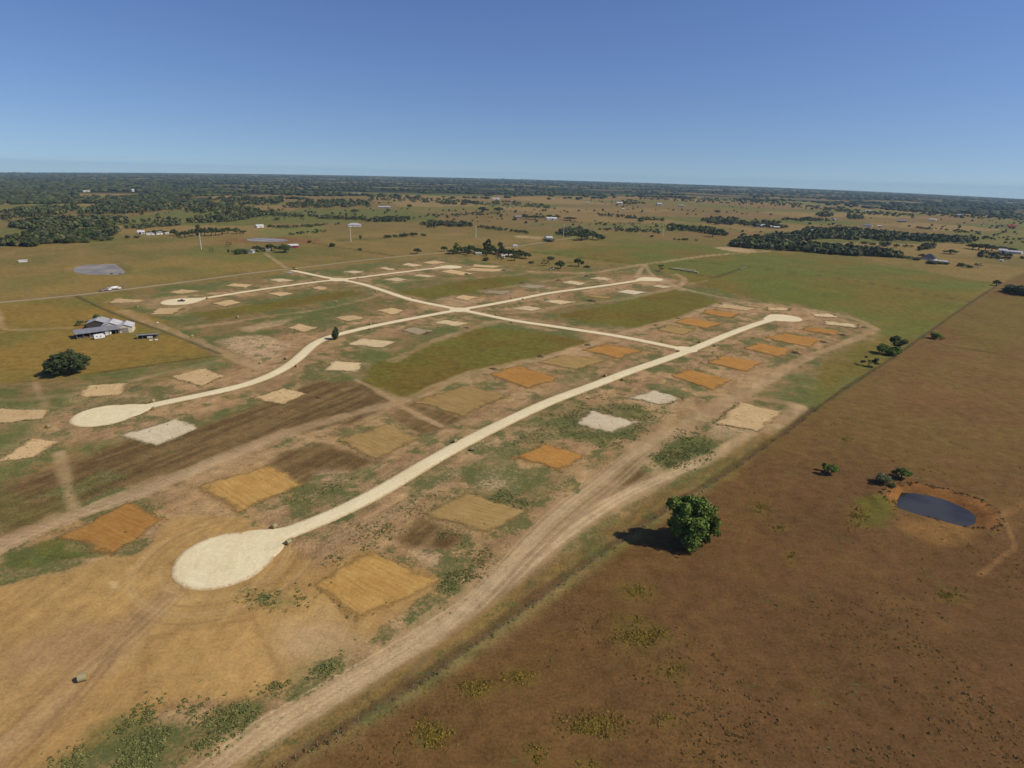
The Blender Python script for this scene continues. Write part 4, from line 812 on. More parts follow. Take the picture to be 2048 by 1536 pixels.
# belts of trees: outlines of where their feet stand (photo pixels), trees per square pixel, heights, label
BELTS = [
 ([(1455,492),(1480,482),(1536,476),(1600,468),(1680,461),(1760,472),(1760,480),(1690,476),(1620,480),(1560,486),(1640,494),(1740,503),(1800,512),(1795,516),(1700,512),(1600,504),(1500,497)], .11, 7, 12, 'tree of the long dark creek wood above the green pasture'),
 ([(1600,462),(1690,457),(1760,466),(1850,474),(1950,480),(1940,488),(1850,484),(1760,482),(1690,480)], .10, 7, 12, 'tree of the upper creek wood on the right'),
 ([(1833,500),(1850,492),(1870,490),(1868,497),(1850,503)], .12, 5, 8, 'tree of the light green thicket behind the dark roofed house'),
 ([(1955,515),(1960,505),(1990,508),(2030,512),(2020,520),(1990,518)], .10, 3, 6, 'light green shrub of the thicket below the long white barn'),
 ([(0,492),(25,480),(60,472),(110,462),(150,462),(240,462),(230,472),(180,480),(130,486),(60,494)], .10, 8, 13, 'tree of the nearest thick wood on the left side'),
 ([(20,455),(60,445),(110,440),(250,440),(255,450),(160,456),(60,460)], .09, 8, 13, 'tree of the second wood belt on the left side'),
 ([(0,432),(40,420),(150,412),(160,420),(120,430),(30,436)], .09, 8, 13, 'tree of the third wood belt at the left edge'),
 ([(155,428),(200,412),(330,408),(480,416),(560,428),(512,436),(430,428),(350,420),(230,430)], .09, 8, 13, 'tree of the broad wood above the left tan field'),
 ([(310,454),(330,444),(360,442),(358,453)], .10, 7, 11, 'tree of the small copse in the left tan field'),
 ([(375,446),(400,438),(440,434),(500,430),(500,438),(440,446)], .10, 6, 10, 'tree of the green hedge wood below the left tan field'),
 ([(248,458),(280,452),(310,450),(308,455),(270,460)], .10, 4, 8, 'tree of the low green thicket left of the copse'),
 ([(100,398),(300,394),(560,402),(560,412),(400,408),(150,408)], .06, 8, 13, 'tree of the far wood on the left'),
 ([(512,425),(560,428),(640,433),(740,437),(850,441),(850,445),(740,442),(640,438),(512,430)], .10, 4, 8, 'tree of the hedgerow crossing the left centre fields'),
 ([(570,410),(640,402),(740,404),(740,415),(640,416),(575,416)], .09, 8, 13, 'tree of the dense wood left of the long grey barn'),
 ([(512,400),(565,396),(565,408),(512,408)], .08, 8, 12, 'tree of the wood end above the left hedgerow'),
 ([(725,444),(780,436),(820,437),(822,442),(780,444)], .12, 6, 9, 'tree of the grove above the white roofed ranch building'),
 ([(840,455),(860,446),(900,448),(940,450),(955,455),(900,456)], .14, 7, 10, 'tree of the dark grove right of the ranch building'),
 ([(955,452),(1020,460),(1090,470),(1090,473),(1020,464),(955,456)], .12, 3, 6, 'shrub of the hedge along the county road'),
 ([(1110,470),(1125,460),(1160,458),(1165,470),(1130,474)], .12, 6, 9, 'tree of the copse left of the county road bend'),
 ([(880,404),(1020,404),(1100,412),(1100,418),(1020,412),(880,410)], .07, 6, 10, 'tree of the far belt across the centre'),
 ([(740,396),(860,398),(960,404),(960,409),(860,406),(740,402)], .08, 6, 11, 'tree of the far belt behind the long grey barn'),
 ([(845,430),(960,428),(1010,424),(1010,428),(960,432),(850,434)], .09, 3, 6, 'shrub of the brown hedge in the centre'),
 ([(1195,428),(1260,432),(1330,440),(1330,444),(1260,438),(1195,432)], .12, 4, 7, 'shrub of the scrub belt right of the ranch house'),
 ([(1130,440),(1250,446),(1330,448),(1330,456),(1250,456),(1140,450)], .03, 2, 4, 'shrub of the scrubby wet field in the centre'),
 ([(1190,460),(1240,458),(1320,462),(1320,468),(1240,464)], .07, 3, 6, 'tree of the loose row along the far lane'),
 ([(1335,462),(1360,455),(1420,458),(1450,468),(1440,472),(1390,464)], .09, 6, 9, 'tree of the wood around the centre right farmsteads'),
 ([(1400,442),(1440,436),(1475,440),(1470,450),(1430,450)], .09, 7, 11, 'tree of the wood behind the centre right farmsteads'),
 ([(1470,446),(1536,444),(1590,452),(1580,458),(1536,456),(1475,452)], .09, 6, 10, 'tree of the row behind the far right farmsteads'),
 ([(1560,440),(1620,436),(1670,438),(1665,443),(1600,444)], .09, 5, 9, 'tree of the hedge wood far right'),
 ([(1628,430),(1660,424),(1670,434),(1640,436)], .10, 8, 11, 'tree of the dark copse far right'),
 ([(1685,438),(1700,430),(1728,434),(1730,440)], .10, 8, 11, 'tree of the second dark copse far right'),
 ([(1230,404),(1265,400),(1290,408),(1250,410)], .09, 7, 10, 'tree of the copse around the far white house'),
 ([(1800,452),(1870,456),(1960,466),(1960,470),(1870,462)], .08, 3, 6, 'shrub of the long hedge in the far right fields'),
 ([(1930,482),(1990,470),(2010,462),(2016,464),(1980,478),(1950,484)], .06, 3, 5, 'shrub of the hedge slanting to the red roof'),
 ([(1280,392),(1536,402),(1700,420),(1840,432),(1840,438),(1700,427),(1536,412),(1280,400)], .07, 7, 11, 'tree of the far dark belt on the right'),
 ([(1800,425),(2048,432),(2048,442),(1900,436)], .06, 7, 11, 'tree of the far belt at the right edge'),
 ([(560,472),(600,466),(640,462),(655,460),(655,464),(600,470)], .06, 3, 5, 'shrub of the hedge above the far small pond'),
 ([(512,452),(560,454),(640,450),(700,447),(700,450),(560,458)], .09, 3, 5, 'shrub of the hedge left of the ranch building'),
]
pool = []; FIELD_SCATTER = 900
for pg, dens, h0, h1, lab in BELTS:
    a = np.array(pg, float); x0, y0 = a.min(0); x1, y1 = a.max(0); n = int((x1 - x0) * (y1 - y0) * dens * 1.5)
    px = rng.uniform(x0, x1, n); py = rng.uniform(y0, y1, n); k = inside(px, py, [tuple(q) for q in a]); px, py = px[k], py[k]
    X_, Y_ = G(px, py); k = fbm(X_, Y_, 55, 3, 88) > (.2 if 'long dark creek' in lab else .38); X_, Y_, px, py = X_[k], Y_[k], px[k], py[k]; ym = np.median(py) if len(py) else 0
    for xx, yy, qx, qy in zip(X_, Y_, px, py):
        h = rng.uniform(h0, h1); t3 = (qx - x0) / (x1 - x0); where = ('left third' if t3 < .333 else 'middle' if t3 < .667 else 'right third') + (', front' if qy > ym else ', rear')
        pool.append((h / math.hypot(xx, yy), xx, yy, h, lab, where))
pool.sort(key=lambda t: -t[0])
n_ind = max(0, 300 - TREEN[0])
for t in pool[:n_ind]:
    _, xx, yy, h, lab, where = t; shr = lab.startswith('shrub')
    place_tree(float(xx), float(yy), float(h), float(h) * random.uniform(.8, 1.15), 'bush' if shr else random.choice(['oak', 'bush', 'tall']), lab.replace('tree of', 'tree in') .replace('shrub of', 'shrub in') + ', ' + where, lab.replace('tree of', 'trees of').replace('shrub of', 'shrubs of'), name='bush' if shr else 'tree', cat='bush' if shr else 'tree')
# everything beyond the nearest three hundred reads as a mass
def ico():
    t = (1 + 5 ** .5) / 2; v = np.array([(-1, t, 0), (1, t, 0), (-1, -t, 0), (1, -t, 0), (0, -1, t), (0, 1, t), (0, -1, -t), (0, 1, -t), (t, 0, -1), (t, 0, 1), (-t, 0, -1), (-t, 0, 1)], float); v /= np.linalg.norm(v[0])
    f = np.array([(0, 11, 5), (0, 5, 1), (0, 1, 7), (0, 7, 10), (0, 10, 11), (1, 5, 9), (5, 11, 4), (11, 10, 2), (10, 7, 6), (7, 1, 8), (3, 9, 4), (3, 4, 2), (3, 2, 6), (3, 6, 8), (3, 8, 9), (4, 9, 5), (2, 4, 11), (6, 2, 10), (8, 6, 7), (9, 8, 1)]); return v, f
def blob_mesh(name, X_, Y_, Z_, rad, hgt, tint, jit=.28):
    v, f = ico(); n = len(X_); V = v[None] * (1 + rng.uniform(-jit, jit, (n, 12, 1))); ang = rng.uniform(0, 6.28, n); c, s = np.cos(ang)[:, None], np.sin(ang)[:, None]
    vx = V[..., 0] * c - V[..., 1] * s; vy = V[..., 0] * s + V[..., 1] * c
    W_ = np.stack([X_[:, None] + vx * rad[:, None], Y_[:, None] + vy * rad[:, None], Z_[:, None] + V[..., 2] * hgt[:, None]], -1).reshape(-1, 3)
    F = (f[None] + (np.arange(n) * 12)[:, None, None]).reshape(-1, 3); me = np_mesh(name, W_, F); set_col(me, 'tint', np.repeat(tint, 12, 0)); return me
def quad_clumps(name, X_, Y_, Z_, rad, hgt, tint, per, size):
    n = len(X_); N = n * per; i = np.repeat(np.arange(n), per)
    d = rng.normal(size=(N, 3)); d[:, 2] = np.abs(d[:, 2]) * .9 - .25; d /= np.linalg.norm(d, axis=1)[:, None]; q = rng.uniform(.35, 1.0, N) ** .5
    c = np.stack([X_[i] + d[:, 0] * rad[i] * q, Y_[i] + d[:, 1] * rad[i] * q, Z_[i] + d[:, 2] * hgt[i] * q], 1)
    nr = d + rng.normal(size=(N, 3)) * .5; nr[:, 2] += .3; nr /= np.linalg.norm(nr, axis=1)[:, None]; t = np.cross(nr, rng.normal(size=(N, 3))); t /= np.linalg.norm(t, axis=1)[:, None]; b = np.cross(nr, t)
    s = (size * np.minimum(rad, hgt * 1.6)[i] * rng.uniform(.6, 1.4, N))[:, None]
    V = np.stack([c - t * s - b * s * .6, c + t * s * .9 - b * s * .8, c + t * s + b * s * .7, c - t * s * .8 + b * s], 1).reshape(-1, 3)
    me = np_mesh(name, V, np.arange(4 * N).reshape(-1, 4)); set_col(me, 'tint', np.repeat(tint[i] * rng.uniform(.75, 1.3, (N, 1)), 4, 0)); return me
rest = pool[n_ind:]; px_, py_, ph = np.array([t[1] for t in rest]), np.array([t[2] for t in rest]), np.array([t[3] for t in rest])
# far forest: thickening to the horizon, with clearings
nf = 32000; fx = rng.uniform(-160, 2210, nf); fy = 338 + rng.uniform(0, 1, nf) ** 1.0 * 110
lim = np.interp(fx, [-160, 0, 300, 512, 700, 1024, 1300, 1536, 1800, 2048, 2210], [416, 414, 412, 408, 392, 396, 397, 404, 422, 436, 444])
hor = np.interp(fx, [0, 512, 1024, 1536, 2048], [344, 349.7, 357, 374.5, 398.7])
keep = (fy < lim + rng.normal(0, 1.5, nf)) & (fy > hor + 1)
fx, fy, lim = fx[keep], fy[keep], lim[keep]; FX, FY = G(fx, fy); gapn = fbm(FX / 3, FY, 260, 3, 81); k2 = (gapn < .62) & (np.hypot(FX, FY) < 15200)
for cl in ([(145,384),(290,383),(300,391),(160,392)], [(100,396),(220,396),(220,403),(110,404)], [(470,404),(560,398),(600,400),(560,412)], [(660,384),(760,384),(930,391),(900,394),(700,390)], [(1160,382),(1330,386),(1330,389),(1160,385)], [(345,367),(460,370),(460,374),(345,371)], [(840,370),(980,373),(980,376),(840,373)]):
    k2 &= ~inside(fx, fy, cl)
k2 &= (fy < lim - 22) | (fbm(FX, FY, 240, 3, 83) > .52)
FX, FY = FX[k2], FY[k2]; fh = rng.uniform(7, 13, len(FX)) * (1 + np.hypot(FX, FY) / 30000)
# solitary far trees and bushes dotted over the fields
nd = 1500; dx_ = rng.uniform(-100, 2150, nd); dy_ = rng.uniform(0, 1, nd) * 60; lim2 = np.interp(dx_, [-160, 0, 512, 1024, 1536, 2048, 2210], [394, 394, 394, 398, 408, 430, 440]); dy_ += lim2
DX, DY = G(dx_, dy_); clus = fbm(DX, DY, 260, 3, 85); kd = (clus > .5) & (np.hypot(DX, DY) > 1150); DX, DY = DX[kd], DY[kd]; dh = rng.uniform(2.5, 8, len(DX))
pal = np.array([A(74, 80, 56), A(84, 90, 58), A(96, 102, 62), A(70, 76, 56), A(104, 100, 70)])
def wood(name, X_, Y_, h, wide, seed):
    n = len(X_); tint = pal[rng.integers(0, len(pal), n)] * rng.uniform(.8, 1.15, (n, 1)); z0 = terr(X_, Y_)
    return quad_clumps(name, X_, Y_, z0 + h * .42, h * wide * .55, h * .52, tint, 26, .38)
for nm, lab, X_, Y_, h, wide in (('woodland', 'dark woods and hedgerows massed between the far fields', np.append(px_, DX), np.append(py_, DY), np.append(ph, dh), np.array(.95)),):
    tag(obj(nm, wood(nm, X_, Y_, h, wide, 1), None, M['leaf_far']), lab, 'woodland', kind='stuff')
n = len(FX); rr_ = np.hypot(FX, FY); tint = pal[rng.integers(0, 4, n)] * rng.uniform(.5, .85, (n, 1))
tag(obj('far_forest', blob_mesh('far_forest', FX, FY, terr(FX, FY) + fh * .35, fh * .6 + rr_ * .0022, fh * .62, tint), None, M['leaf_far']), 'dark forest stretching to the horizon', 'forest', kind='stuff')

# ------------------------------------------------------------------ buildings
def gable(name, label, cat, px, py, L, Wd, eave, ridge, yaw, wall, roof, doors=1, wins=2, over=.5, group=None, hip=False, at=None):
    """L along local x (ridge line), Wd along y; px,py = foot of the side that faces the camera"""
    X_, Y_ = at or g2((px, py)); e = empty(name, (X_, Y_, float(hz(X_, Y_))), yaw); z0 = -.4
    x, y = L / 2, Wd / 2
    mb = MB()
    if hip: mb.box((0, 0, eave / 2 + z0 / 2), (L, Wd, eave - z0))
    else: mb.add([(-x, -y, z0), (x, -y, z0), (x, y, z0), (-x, y, z0), (-x, -y, eave), (x, -y, eave), (x, y, eave), (-x, y, eave), (-x, 0, ridge), (x, 0, ridge)],
           [(3, 2, 1, 0), (0, 1, 5, 4), (2, 3, 7, 6), (1, 2, 6, 9, 5), (3, 0, 4, 8, 7), (4, 5, 9, 8), (6, 7, 8, 9)])
    mb.build('wall', M[wall], e)
    t = .18; sl = (ridge - eave) / y; dz = over * sl; xo = x + over; yo = y + over; rx = (x - y) if hip and x > y else (xo if not hip else .2)
    vs = []
    for k in (.04, .04 + t): vs += [(-xo, -yo, eave - dz + k), (xo, -yo, eave - dz + k), (xo, yo, eave - dz + k), (-xo, yo, eave - dz + k), (-rx, 0, ridge + k), (rx, 0, ridge + k)]
    fs = [(6, 7, 11, 10), (8, 9, 10, 11), (1, 0, 4, 5), (3, 2, 5, 4), (0, 1, 7, 6), (2, 3, 9, 8)]
    fs += [(7, 8, 11), (9, 6, 10), (2, 1, 5), (0, 3, 4), (1, 2, 8, 7), (3, 0, 6, 9)] if hip else [(1, 5, 11, 7), (5, 2, 8, 11), (3, 4, 10, 9), (4, 0, 6, 10)]
    MB().add(vs, fs).build('roof', M[roof], e)
    for k in range(doors):
        dx = (k - (doors - 1) / 2) * L / (doors + .5) + L * .06
        MB().box((dx, -y - .03, eave * .4), (min(1.4 if eave < 3.5 else 3.2, L * .3), .1, eave * .8)).build('door', M['dark_wood'] if eave >= 3.5 else M['grey_wood'], e)
    for k in range(wins):
        dx = (k - (wins - 1) / 2) * L / (wins + .2) - L * .12
        w_ = MB().box((dx, -y - .03, eave * .58), (1.1, .08, 1.0)).build('window', M['white_paint'], e); MB().box((dx, -y - .085, eave * .58), (.9, .05, .8)).build('pane', M['glass'], w_)
    return tag(e, label, cat, group)
# barn complex on the left
A1 = g2((154, 679)); B1 = g2((246, 667)); yawS = math.atan2(B1[1] - A1[1], B1[0] - A1[0]); LS = math.dist(A1, B1)
e = empty('open_shed', (A1[0], A1[1], 0), yawS)
MB().add([(-.6, -.9, 3.5), (LS + .3, -.9, 3.5), (LS + .3, 9.3, 4.5), (-.6, 9.3, 4.5), (-.6, -.9, 3.65), (LS + .3, -.9, 3.65), (LS + .3, 9.3, 4.65), (-.6, 9.3, 4.65)], [(0, 1, 2, 3)[::-1], (4, 5, 6, 7), (0, 1, 5, 4), (1, 2, 6, 5), (2, 3, 7, 6), (3, 0, 4, 7)]).build('roof', M['grey_metal'], e)
MB().box((LS / 2, 8.6, 2.0), (LS, .15, 4.6)).build('back_wall', M['dark_wood'], e); MB().box((.1, 3.8, 1.5), (.15, 7.4, 3.4)).build('side_wall', M['dark_wood'], e)
for k in range(8): MB().cyl((.3 + k * (LS - .6) / 7, 0, -.3), (.3 + k * (LS - .6) / 7, 0, 3.55), .14, n=6).build('post', M['grey_wood'], e)
for k in range(4): MB().box((2 + k * 3.0, .2, .7), (2.6, .08, .12)).box((2 + k * 3.0, .2, 1.2), (2.6, .08, .12)).box((2 + k * 3.0, .2, .25), (2.6, .08, .12)).build('pen_panel', M['grey_wood'], e)
MB().box((LS * .52, .3, .35), (LS * .3, .5, .7)).build('feed_trough', M['pale_metal'], e)
tag(e, 'long low open fronted shed with grey metal roof beside the white barns', 'shed')
dirS = np.array([math.cos(yawS), math.sin(yawS)]); nS = np.array([-dirS[1], dirS[0]])
def off(a, b): return (B1[0] + dirS[0] * a + nS[0] * b, B1[1] + dirS[1] * a + nS[1] * b)
yawB = yawS + math.pi / 2 - .35
gable('barn', 'nearest white roofed barn with cream end wall of the barn complex', 'barn', 0, 0, 11, 8.5, 4.2, 6.0, yawB, 'cream_metal', 'white_metal', 0, 0, at=off(3.6, 6))
gable('barn', 'middle white roofed barn of the barn complex', 'barn', 0, 0, 12, 10, 4.4, 6.4, yawB, 'cream_metal', 'white_metal', 0, 0, at=off(-3.0, 15.5))
gable('barn', 'rearmost grey white roofed barn of the barn complex under trees', 'barn', 0, 0, 13, 11.5, 4.6, 6.8, yawB, 'dark_wood', 'pale_metal', 0, 0, at=off(-9.5, 27.5))
bx0 = bpy.data.objects['barn']
MB().box((-5.56, 0, 1.9), (.1, 4.0, 3.6)).build('door', M['grey_wood'], bx0)
C1 = g2((275, 679)); C2 = g2((316, 676)); yc = math.atan2(C2[1] - C1[1], C2[0] - C1[0]); LC = math.dist(C1, C2)
e = empty('loafing_shed', (C1[0], C1[1], 0), yc)
MB().add([(-.4, -.6, 2.7), (LC, -.6, 2.7), (LC, 4.4, 2.2), (-.4, 4.4, 2.2), (-.4, -.6, 2.85), (LC, -.6, 2.85), (LC, 4.4, 2.35), (-.4, 4.4, 2.35)], [(3, 2, 1, 0), (4, 5, 6, 7), (0, 1, 5, 4), (1, 2, 6, 5), (2, 3, 7, 6), (3, 0, 4, 7)]).build('roof', M['grey_metal'], e)
MB().box((LC / 2, 4.0, 1.0), (LC - .4, .12, 2.5)).build('back_wall', M['dark_wood'], e)
for k in range(5): MB().cyl((.2 + k * (LC - .6) / 4, 0, -.3), (.2 + k * (LC - .6) / 4, 0, 2.65), .12, n=6).build('post', M['grey_wood'], e)
MB().box((LC * .62, -.1, 1.0), (LC * .28, .1, 1.4)).build('front_panel', M['white_metal'], e)
tag(e, 'small low livestock shed with grey roof right of the barn complex', 'shed')
for k, (q, lab) in enumerate([((302, 681), 'white trough lying before the small livestock shed, the left one'), ((313, 680), 'white trough lying before the small livestock shed, the right one')]):
    X_, Y_ = g2(q); e = empty('water_trough', (X_, Y_, 0), yc + .2); b = MB().box((0, 0, .1), (1.9, .8, .2)); b.box((0, -.37, .35), (1.9, .06, .5)).box((0, .37, .35), (1.9, .06, .5)).box((-.92, 0, .35), (.06, .68, .5)).box((.92, 0, .35), (.06, .68, .5)).build('basin', M['white_paint'], e); tag(e, lab, 'trough', 'white troughs')
BL = [  # name, label, cat, px,py, L,W,eave,ridge,yaw, wall, roof, doors,wins, hip
 ('barn','long red barn with white metal roof near the far small pond','barn',587,496,13,8,3.6,5.4,.12,'red_wall','white_metal',1,0,False),
 ('cottage','white cottage between dark trees left of the red barn','house',503,506,8,6,2.7,4.6,1.2,'white_paint','grey_shingle',1,2,False),
 ('shed','grey timber shed under the tree left of the red barn','shed',535,503,6,5,2.6,3.8,.3,'grey_wood','grey_shingle',1,0,False),
 ('house','small white house on the hedge above the far small pond','house',519,455,14,9,3.2,5.4,.4,'white_paint','white_metal',1,2,False),
 ('ranch_building','sprawling ranch building with pale hip roof in the centre left field','house',709,453,27,15,3.2,6.6,.05,'white_paint','pale_metal',2,4,True),
 ('barn','long grey sided barn in the far field behind the centre hedgerow','barn',769,417,36,13,4.5,7,.05,'grey_wood','pale_metal',1,0,False),
 ('barn','white barn in the far fields above the two broad oaks','barn',992,399,34,14,4.5,7,.1,'white_paint','white_metal',1,0,False),
 ('silo_shed','white shed left one of the white farm buildings on the left','shed',280,468,6,6,4,6,.0,'white_paint','white_metal',1,0,False),
 ('shed','white shed second of the white farm buildings on the left','shed',286,468.5,5,5,4,6,.0,'white_paint','white_metal',1,0,False),
 ('trailer_home','low white trailer home among the white farm buildings on the left','house',301,470,12,5,2.6,3.4,.1,'white_paint','white_metal',1,2,False),
 ('house','grey white house among trees right of the white farm sheds','house',317,469,11,8,3,5,.5,'white_paint','grey_shingle',1,2,False),
 ('shed','small white shed right end of the white farm buildings on the left','shed',334,468.5,5,4,2.5,3.5,.2,'white_paint','white_metal',1,0,False),
 ('cottage','tiny white building under the farmhouse grove, brightest spot there','house',1006,515,4.5,4,2.8,3.6,.2,'white_paint','white_metal',1,1,False),
 ('farmhouse','farmhouse with grey roof hidden inside the dark grove','house',1014,510,11,8,3,5.2,.3,'white_paint','grey_shingle',1,2,False),
 ('shed','low tan outbuilding at the left of the farmhouse grove','shed',957,510,8,5,2.4,3.4,.1,'cream_metal','pale_metal',1,0,False),
 ('house','grey roofed house at the county road bend beside a steel pole','house',1097,479,13,9,3,5.5,.6,'white_paint','pale_metal',1,2,False),
 ('shed','small shed behind the farmhouse grove by the county road','shed',1030,494,6,4,2.5,3.4,.2,'white_paint','white_metal',1,0,False),
 ('ranch_house','long white ranch house with trees beyond the county road','house',1103,440,26,12,4,7,.1,'white_paint','white_metal',1,3,False),
 ('house','grey roofed house left of the long white ranch house','house',1036,436,17,11,3.2,6,.2,'brick','grey_shingle',1,2,False),
 ('house','bright white house in the copse of the far centre field','house',1239,408,24,14,5,9,.1,'white_paint','white_metal',1,2,False),
 ('barn','white cube barn right of the far centre copse','barn',1319,411,18,14,7,10,.1,'white_paint','white_metal',1,0,False),
 ('shed','pale shed left of the far centre copse','shed',1174,407,16,9,4,6,.1,'cream_metal','pale_metal',1,0,False),
 ('shed','small pale shed in the far tan field below the copse','shed',1246,419,9,7,3,5,.1,'cream_metal','white_metal',1,0,False),
 ('barn','low brown barn row in the far tan field right of centre','barn',1362,413,20,10,4,6,.1,'brick','pale_metal',1,0,False),
 ('house','white roofed house in the wood of the centre right farmsteads','house',1419,446,13,9,3.2,6,.2,'white_paint','white_metal',1,2,False),
 ('house','blue white roofed house second of the centre right farmsteads','house',1453,448,16,10,3.2,6,.3,'white_paint','pale_metal',1,2,False),
 ('barn','broad white roofed barn right of the centre right farmsteads','barn',1520,454,24,14,3.6,7,-.1,'white_paint','white_metal',1,0,False),
 ('trailer_home','white trailer home left of the far right tree row','house',1541,455,16,6,2.8,4,-.1,'white_paint','white_metal',1,2,False),
 ('house','white and red house at the left end of the creek wood','house',1553,457,14,9,3,5.4,-.1,'brick','white_metal',1,2,False),
 ('barn','long white barn behind the upper creek wood','barn',1634,464,24,9,3.4,5.4,-.1,'white_paint','white_metal',1,0,False),
 ('house','small white house right of the dark copse far right','house',1667,441,9,7,3.6,6,-.1,'white_paint','white_metal',1,1,False),
 ('house','grey white house between the two dark copses far right','house',1735,453,22,11,3.2,6.4,-.1,'white_paint','grey_shingle',1,2,False),
 ('shed','small white shed beside the hedge above the upper creek wood','shed',1758,454,9,6,3,4.6,-.1,'white_paint','white_metal',1,0,False),
 ('house','white building in the far field behind the second dark copse','house',1737,424,22,12,4.5,7.5,-.1,'white_paint','white_metal',1,1,False),
 ('house','brown roofed house in the far right fields','house',1804,444,26,13,3.4,7,-.1,'brick','grey_shingle',1,2,False),
 ('barn','white flat barn in the far right fields','barn',1865,441,22,10,3.6,6,-.15,'white_paint','white_metal',1,0,False),
 ('barn','pale blue roofed barn near the far right forest edge','barn',1919,432,26,14,4.5,8,-.1,'white_paint','pale_metal',1,0,False),
 ('house','red roofed house near the right photo edge','house',2024,455,22,13,3.4,7.5,-.15,'brick','red_roof',1,2,False),
 ('house','new house with big dark hip roof above the green pasture','house',1857,520,19,15,3.2,9.0,-.15,'white_paint','dark_shingle',1,3,True),
 ('trailer_home','long white trailer home right of the dark roofed house','house',1880,526,17,5,3.0,3.9,-.2,'white_paint','white_metal',1,3,False),
 ('barn','long white barn near the right edge with big dark oaks left','barn',2026,507,26,8,3.4,5.0,-.15,'white_paint','white_metal',1,0,False),
 ('barn','taller white barn joined to the left of the long white barn','barn',2005,505,12,11,4,6.4,-.15,'white_paint','white_metal',1,0,False),
 ('shed','tiny white shed in the brown field below the long white barn','shed',2003,523,4,3,2.2,3.0,-.2,'white_paint','white_metal',1,0,False),
 ('house','tiny white house at the edge of the far left clearing','house',261,383,30,16,6,11,.1,'white_paint','white_metal',1,1,False),
 ('house','pale house at the left of the far left clearing','house',173,384,26,14,5,8,.1,'cream_metal','pale_metal',1,1,False),
 ('barn','pale long barn in the far left forest','barn',57,378,46,16,5,9,.1,'cream_metal','pale_metal',1,0,False),
 ('shed','low white loading shelter in the left field above the pond','shed',46,524,8,3,1.8,2.3,.1,'white_paint','white_metal',0,0,False),
 ('barn','white barn in the far field left of the centre wood','barn',714,389,30,14,4,7,.1,'white_paint','white_metal',1,0,False),
]
for (nm, lab, cat, px, py, L, Wd, ev, rg, yaw, wl, rf, dr, wn, hp) in BL:
    X_, Y_ = g2((px, py)); a = math.atan2(Y_, X_) - math.pi / 2
    gable(nm, lab, cat, px, py, L, Wd, ev, rg, a + yaw, wl, rf, dr, wn, hip=hp, over=.6, at=(X_ + Wd * .4 * X_ / math.hypot(X_, Y_), Y_ + Wd * .4 * Y_ / math.hypot(X_, Y_)))

# ------------------------------------------------------------------ trucks, machines, trailers
def wheel(parent, c, r_=.5, w=.32):
    t = MB().cyl((c[0], c[1] - w / 2, c[2]), (c[0], c[1] + w / 2, c[2]), r_, n=14).build('wheel', M['tyre'], parent); MB().cyl((c[0], c[1] - w / 2 - .02, c[2]), (c[0], c[1] + w / 2 + .02, c[2]), r_ * .5, n=10).build('rim', M['silver'], t)
def cab(e, x0, mat):
    c = MB().prism([(x0, .75), (x0 + 2.6, .75), (x0 + 2.6, 1.75), (x0 + 1.35, 1.95), (x0 + 1.0, 2.85), (x0, 2.9)], -1.15, 1.15).build('cab', mat, e)
    MB().add([(x0 + 1.08, -1.0, 2.72), (x0 + 1.08, 1.0, 2.72), (x0 + 1.40, 1.0, 2.0), (x0 + 1.40, -1.0, 2.0)], [(0, 1, 2, 3)]).build('windscreen', M['glass'], c)
    for s in (-1, 1): MB().box((x0 + .55, s * 1.16, 2.35), (.75, .04, .6)).build('side_window', M['glass'], c)
    for s in (-1, 1): MB().box((x0 + 2.62, s * .85, 1.1), (.06, .3, .2)).build('headlight', M['white_paint'], c)
def truck(px, py, kind, label):
    X_, Y_ = g2((px, py)); a = g2((200, 585)); b = g2((300, 573)); yaw = math.atan2(b[1] - a[1], b[0] - a[0]); e = empty('dump_truck' if kind == 'dump' else 'tanker_truck', (X_, Y_, .21), yaw)
    MB().box((-.6, 0, .75), (8.2, .9, .3)).build('chassis', M['dark_steel'], e); cab(e, 1.6, M['white_paint'])
    if kind == 'dump':
        MB().prism([(-4.6, .95), (1.3, .95), (1.5, 2.5), (-4.8, 2.5)], -1.2, -1.08).prism([(-4.6, .95), (1.3, .95), (1.5, 2.5), (-4.8, 2.5)], 1.08, 1.2).box((-1.65, 0, 1.0), (5.9, 2.16, .12)).box((1.35, 0, 1.75), (.1, 2.16, 1.5)).box((-4.65, 0, 1.7), (.1, 2.16, 1.4)).build('dump_bed', M['dump_bed'], e)
        MB().prism([(-4.4, 1.0), (1.2, 1.0), (.6, 2.3), (-1.6, 2.75), (-3.9, 2.3)], -1.05, 1.05).build('load', M['pile'], e)
    else:
        MB().cyl((-4.6, 0, 1.95), (1.3, 0, 1.95), 1.15, n=18).build('tank', M['white_paint'], e, True); MB().cyl((-1.6, 0, 3.0), (-1.6, 0, 3.25), .35, n=10).build('hatch', M['silver'], e)
    for x in (-3.6, -2.4, 3.2):
        for s in (-1, 1): wheel(e, (x, s * 1.02, .5))
    tag(e, label, 'truck')
truck(212.5, 582.5, 'dump', 'dark bedded dump truck with pale cab on the county road at the left')
truck(232, 579.6, 'tank', 'white tanker truck leading the dump truck on the county road')
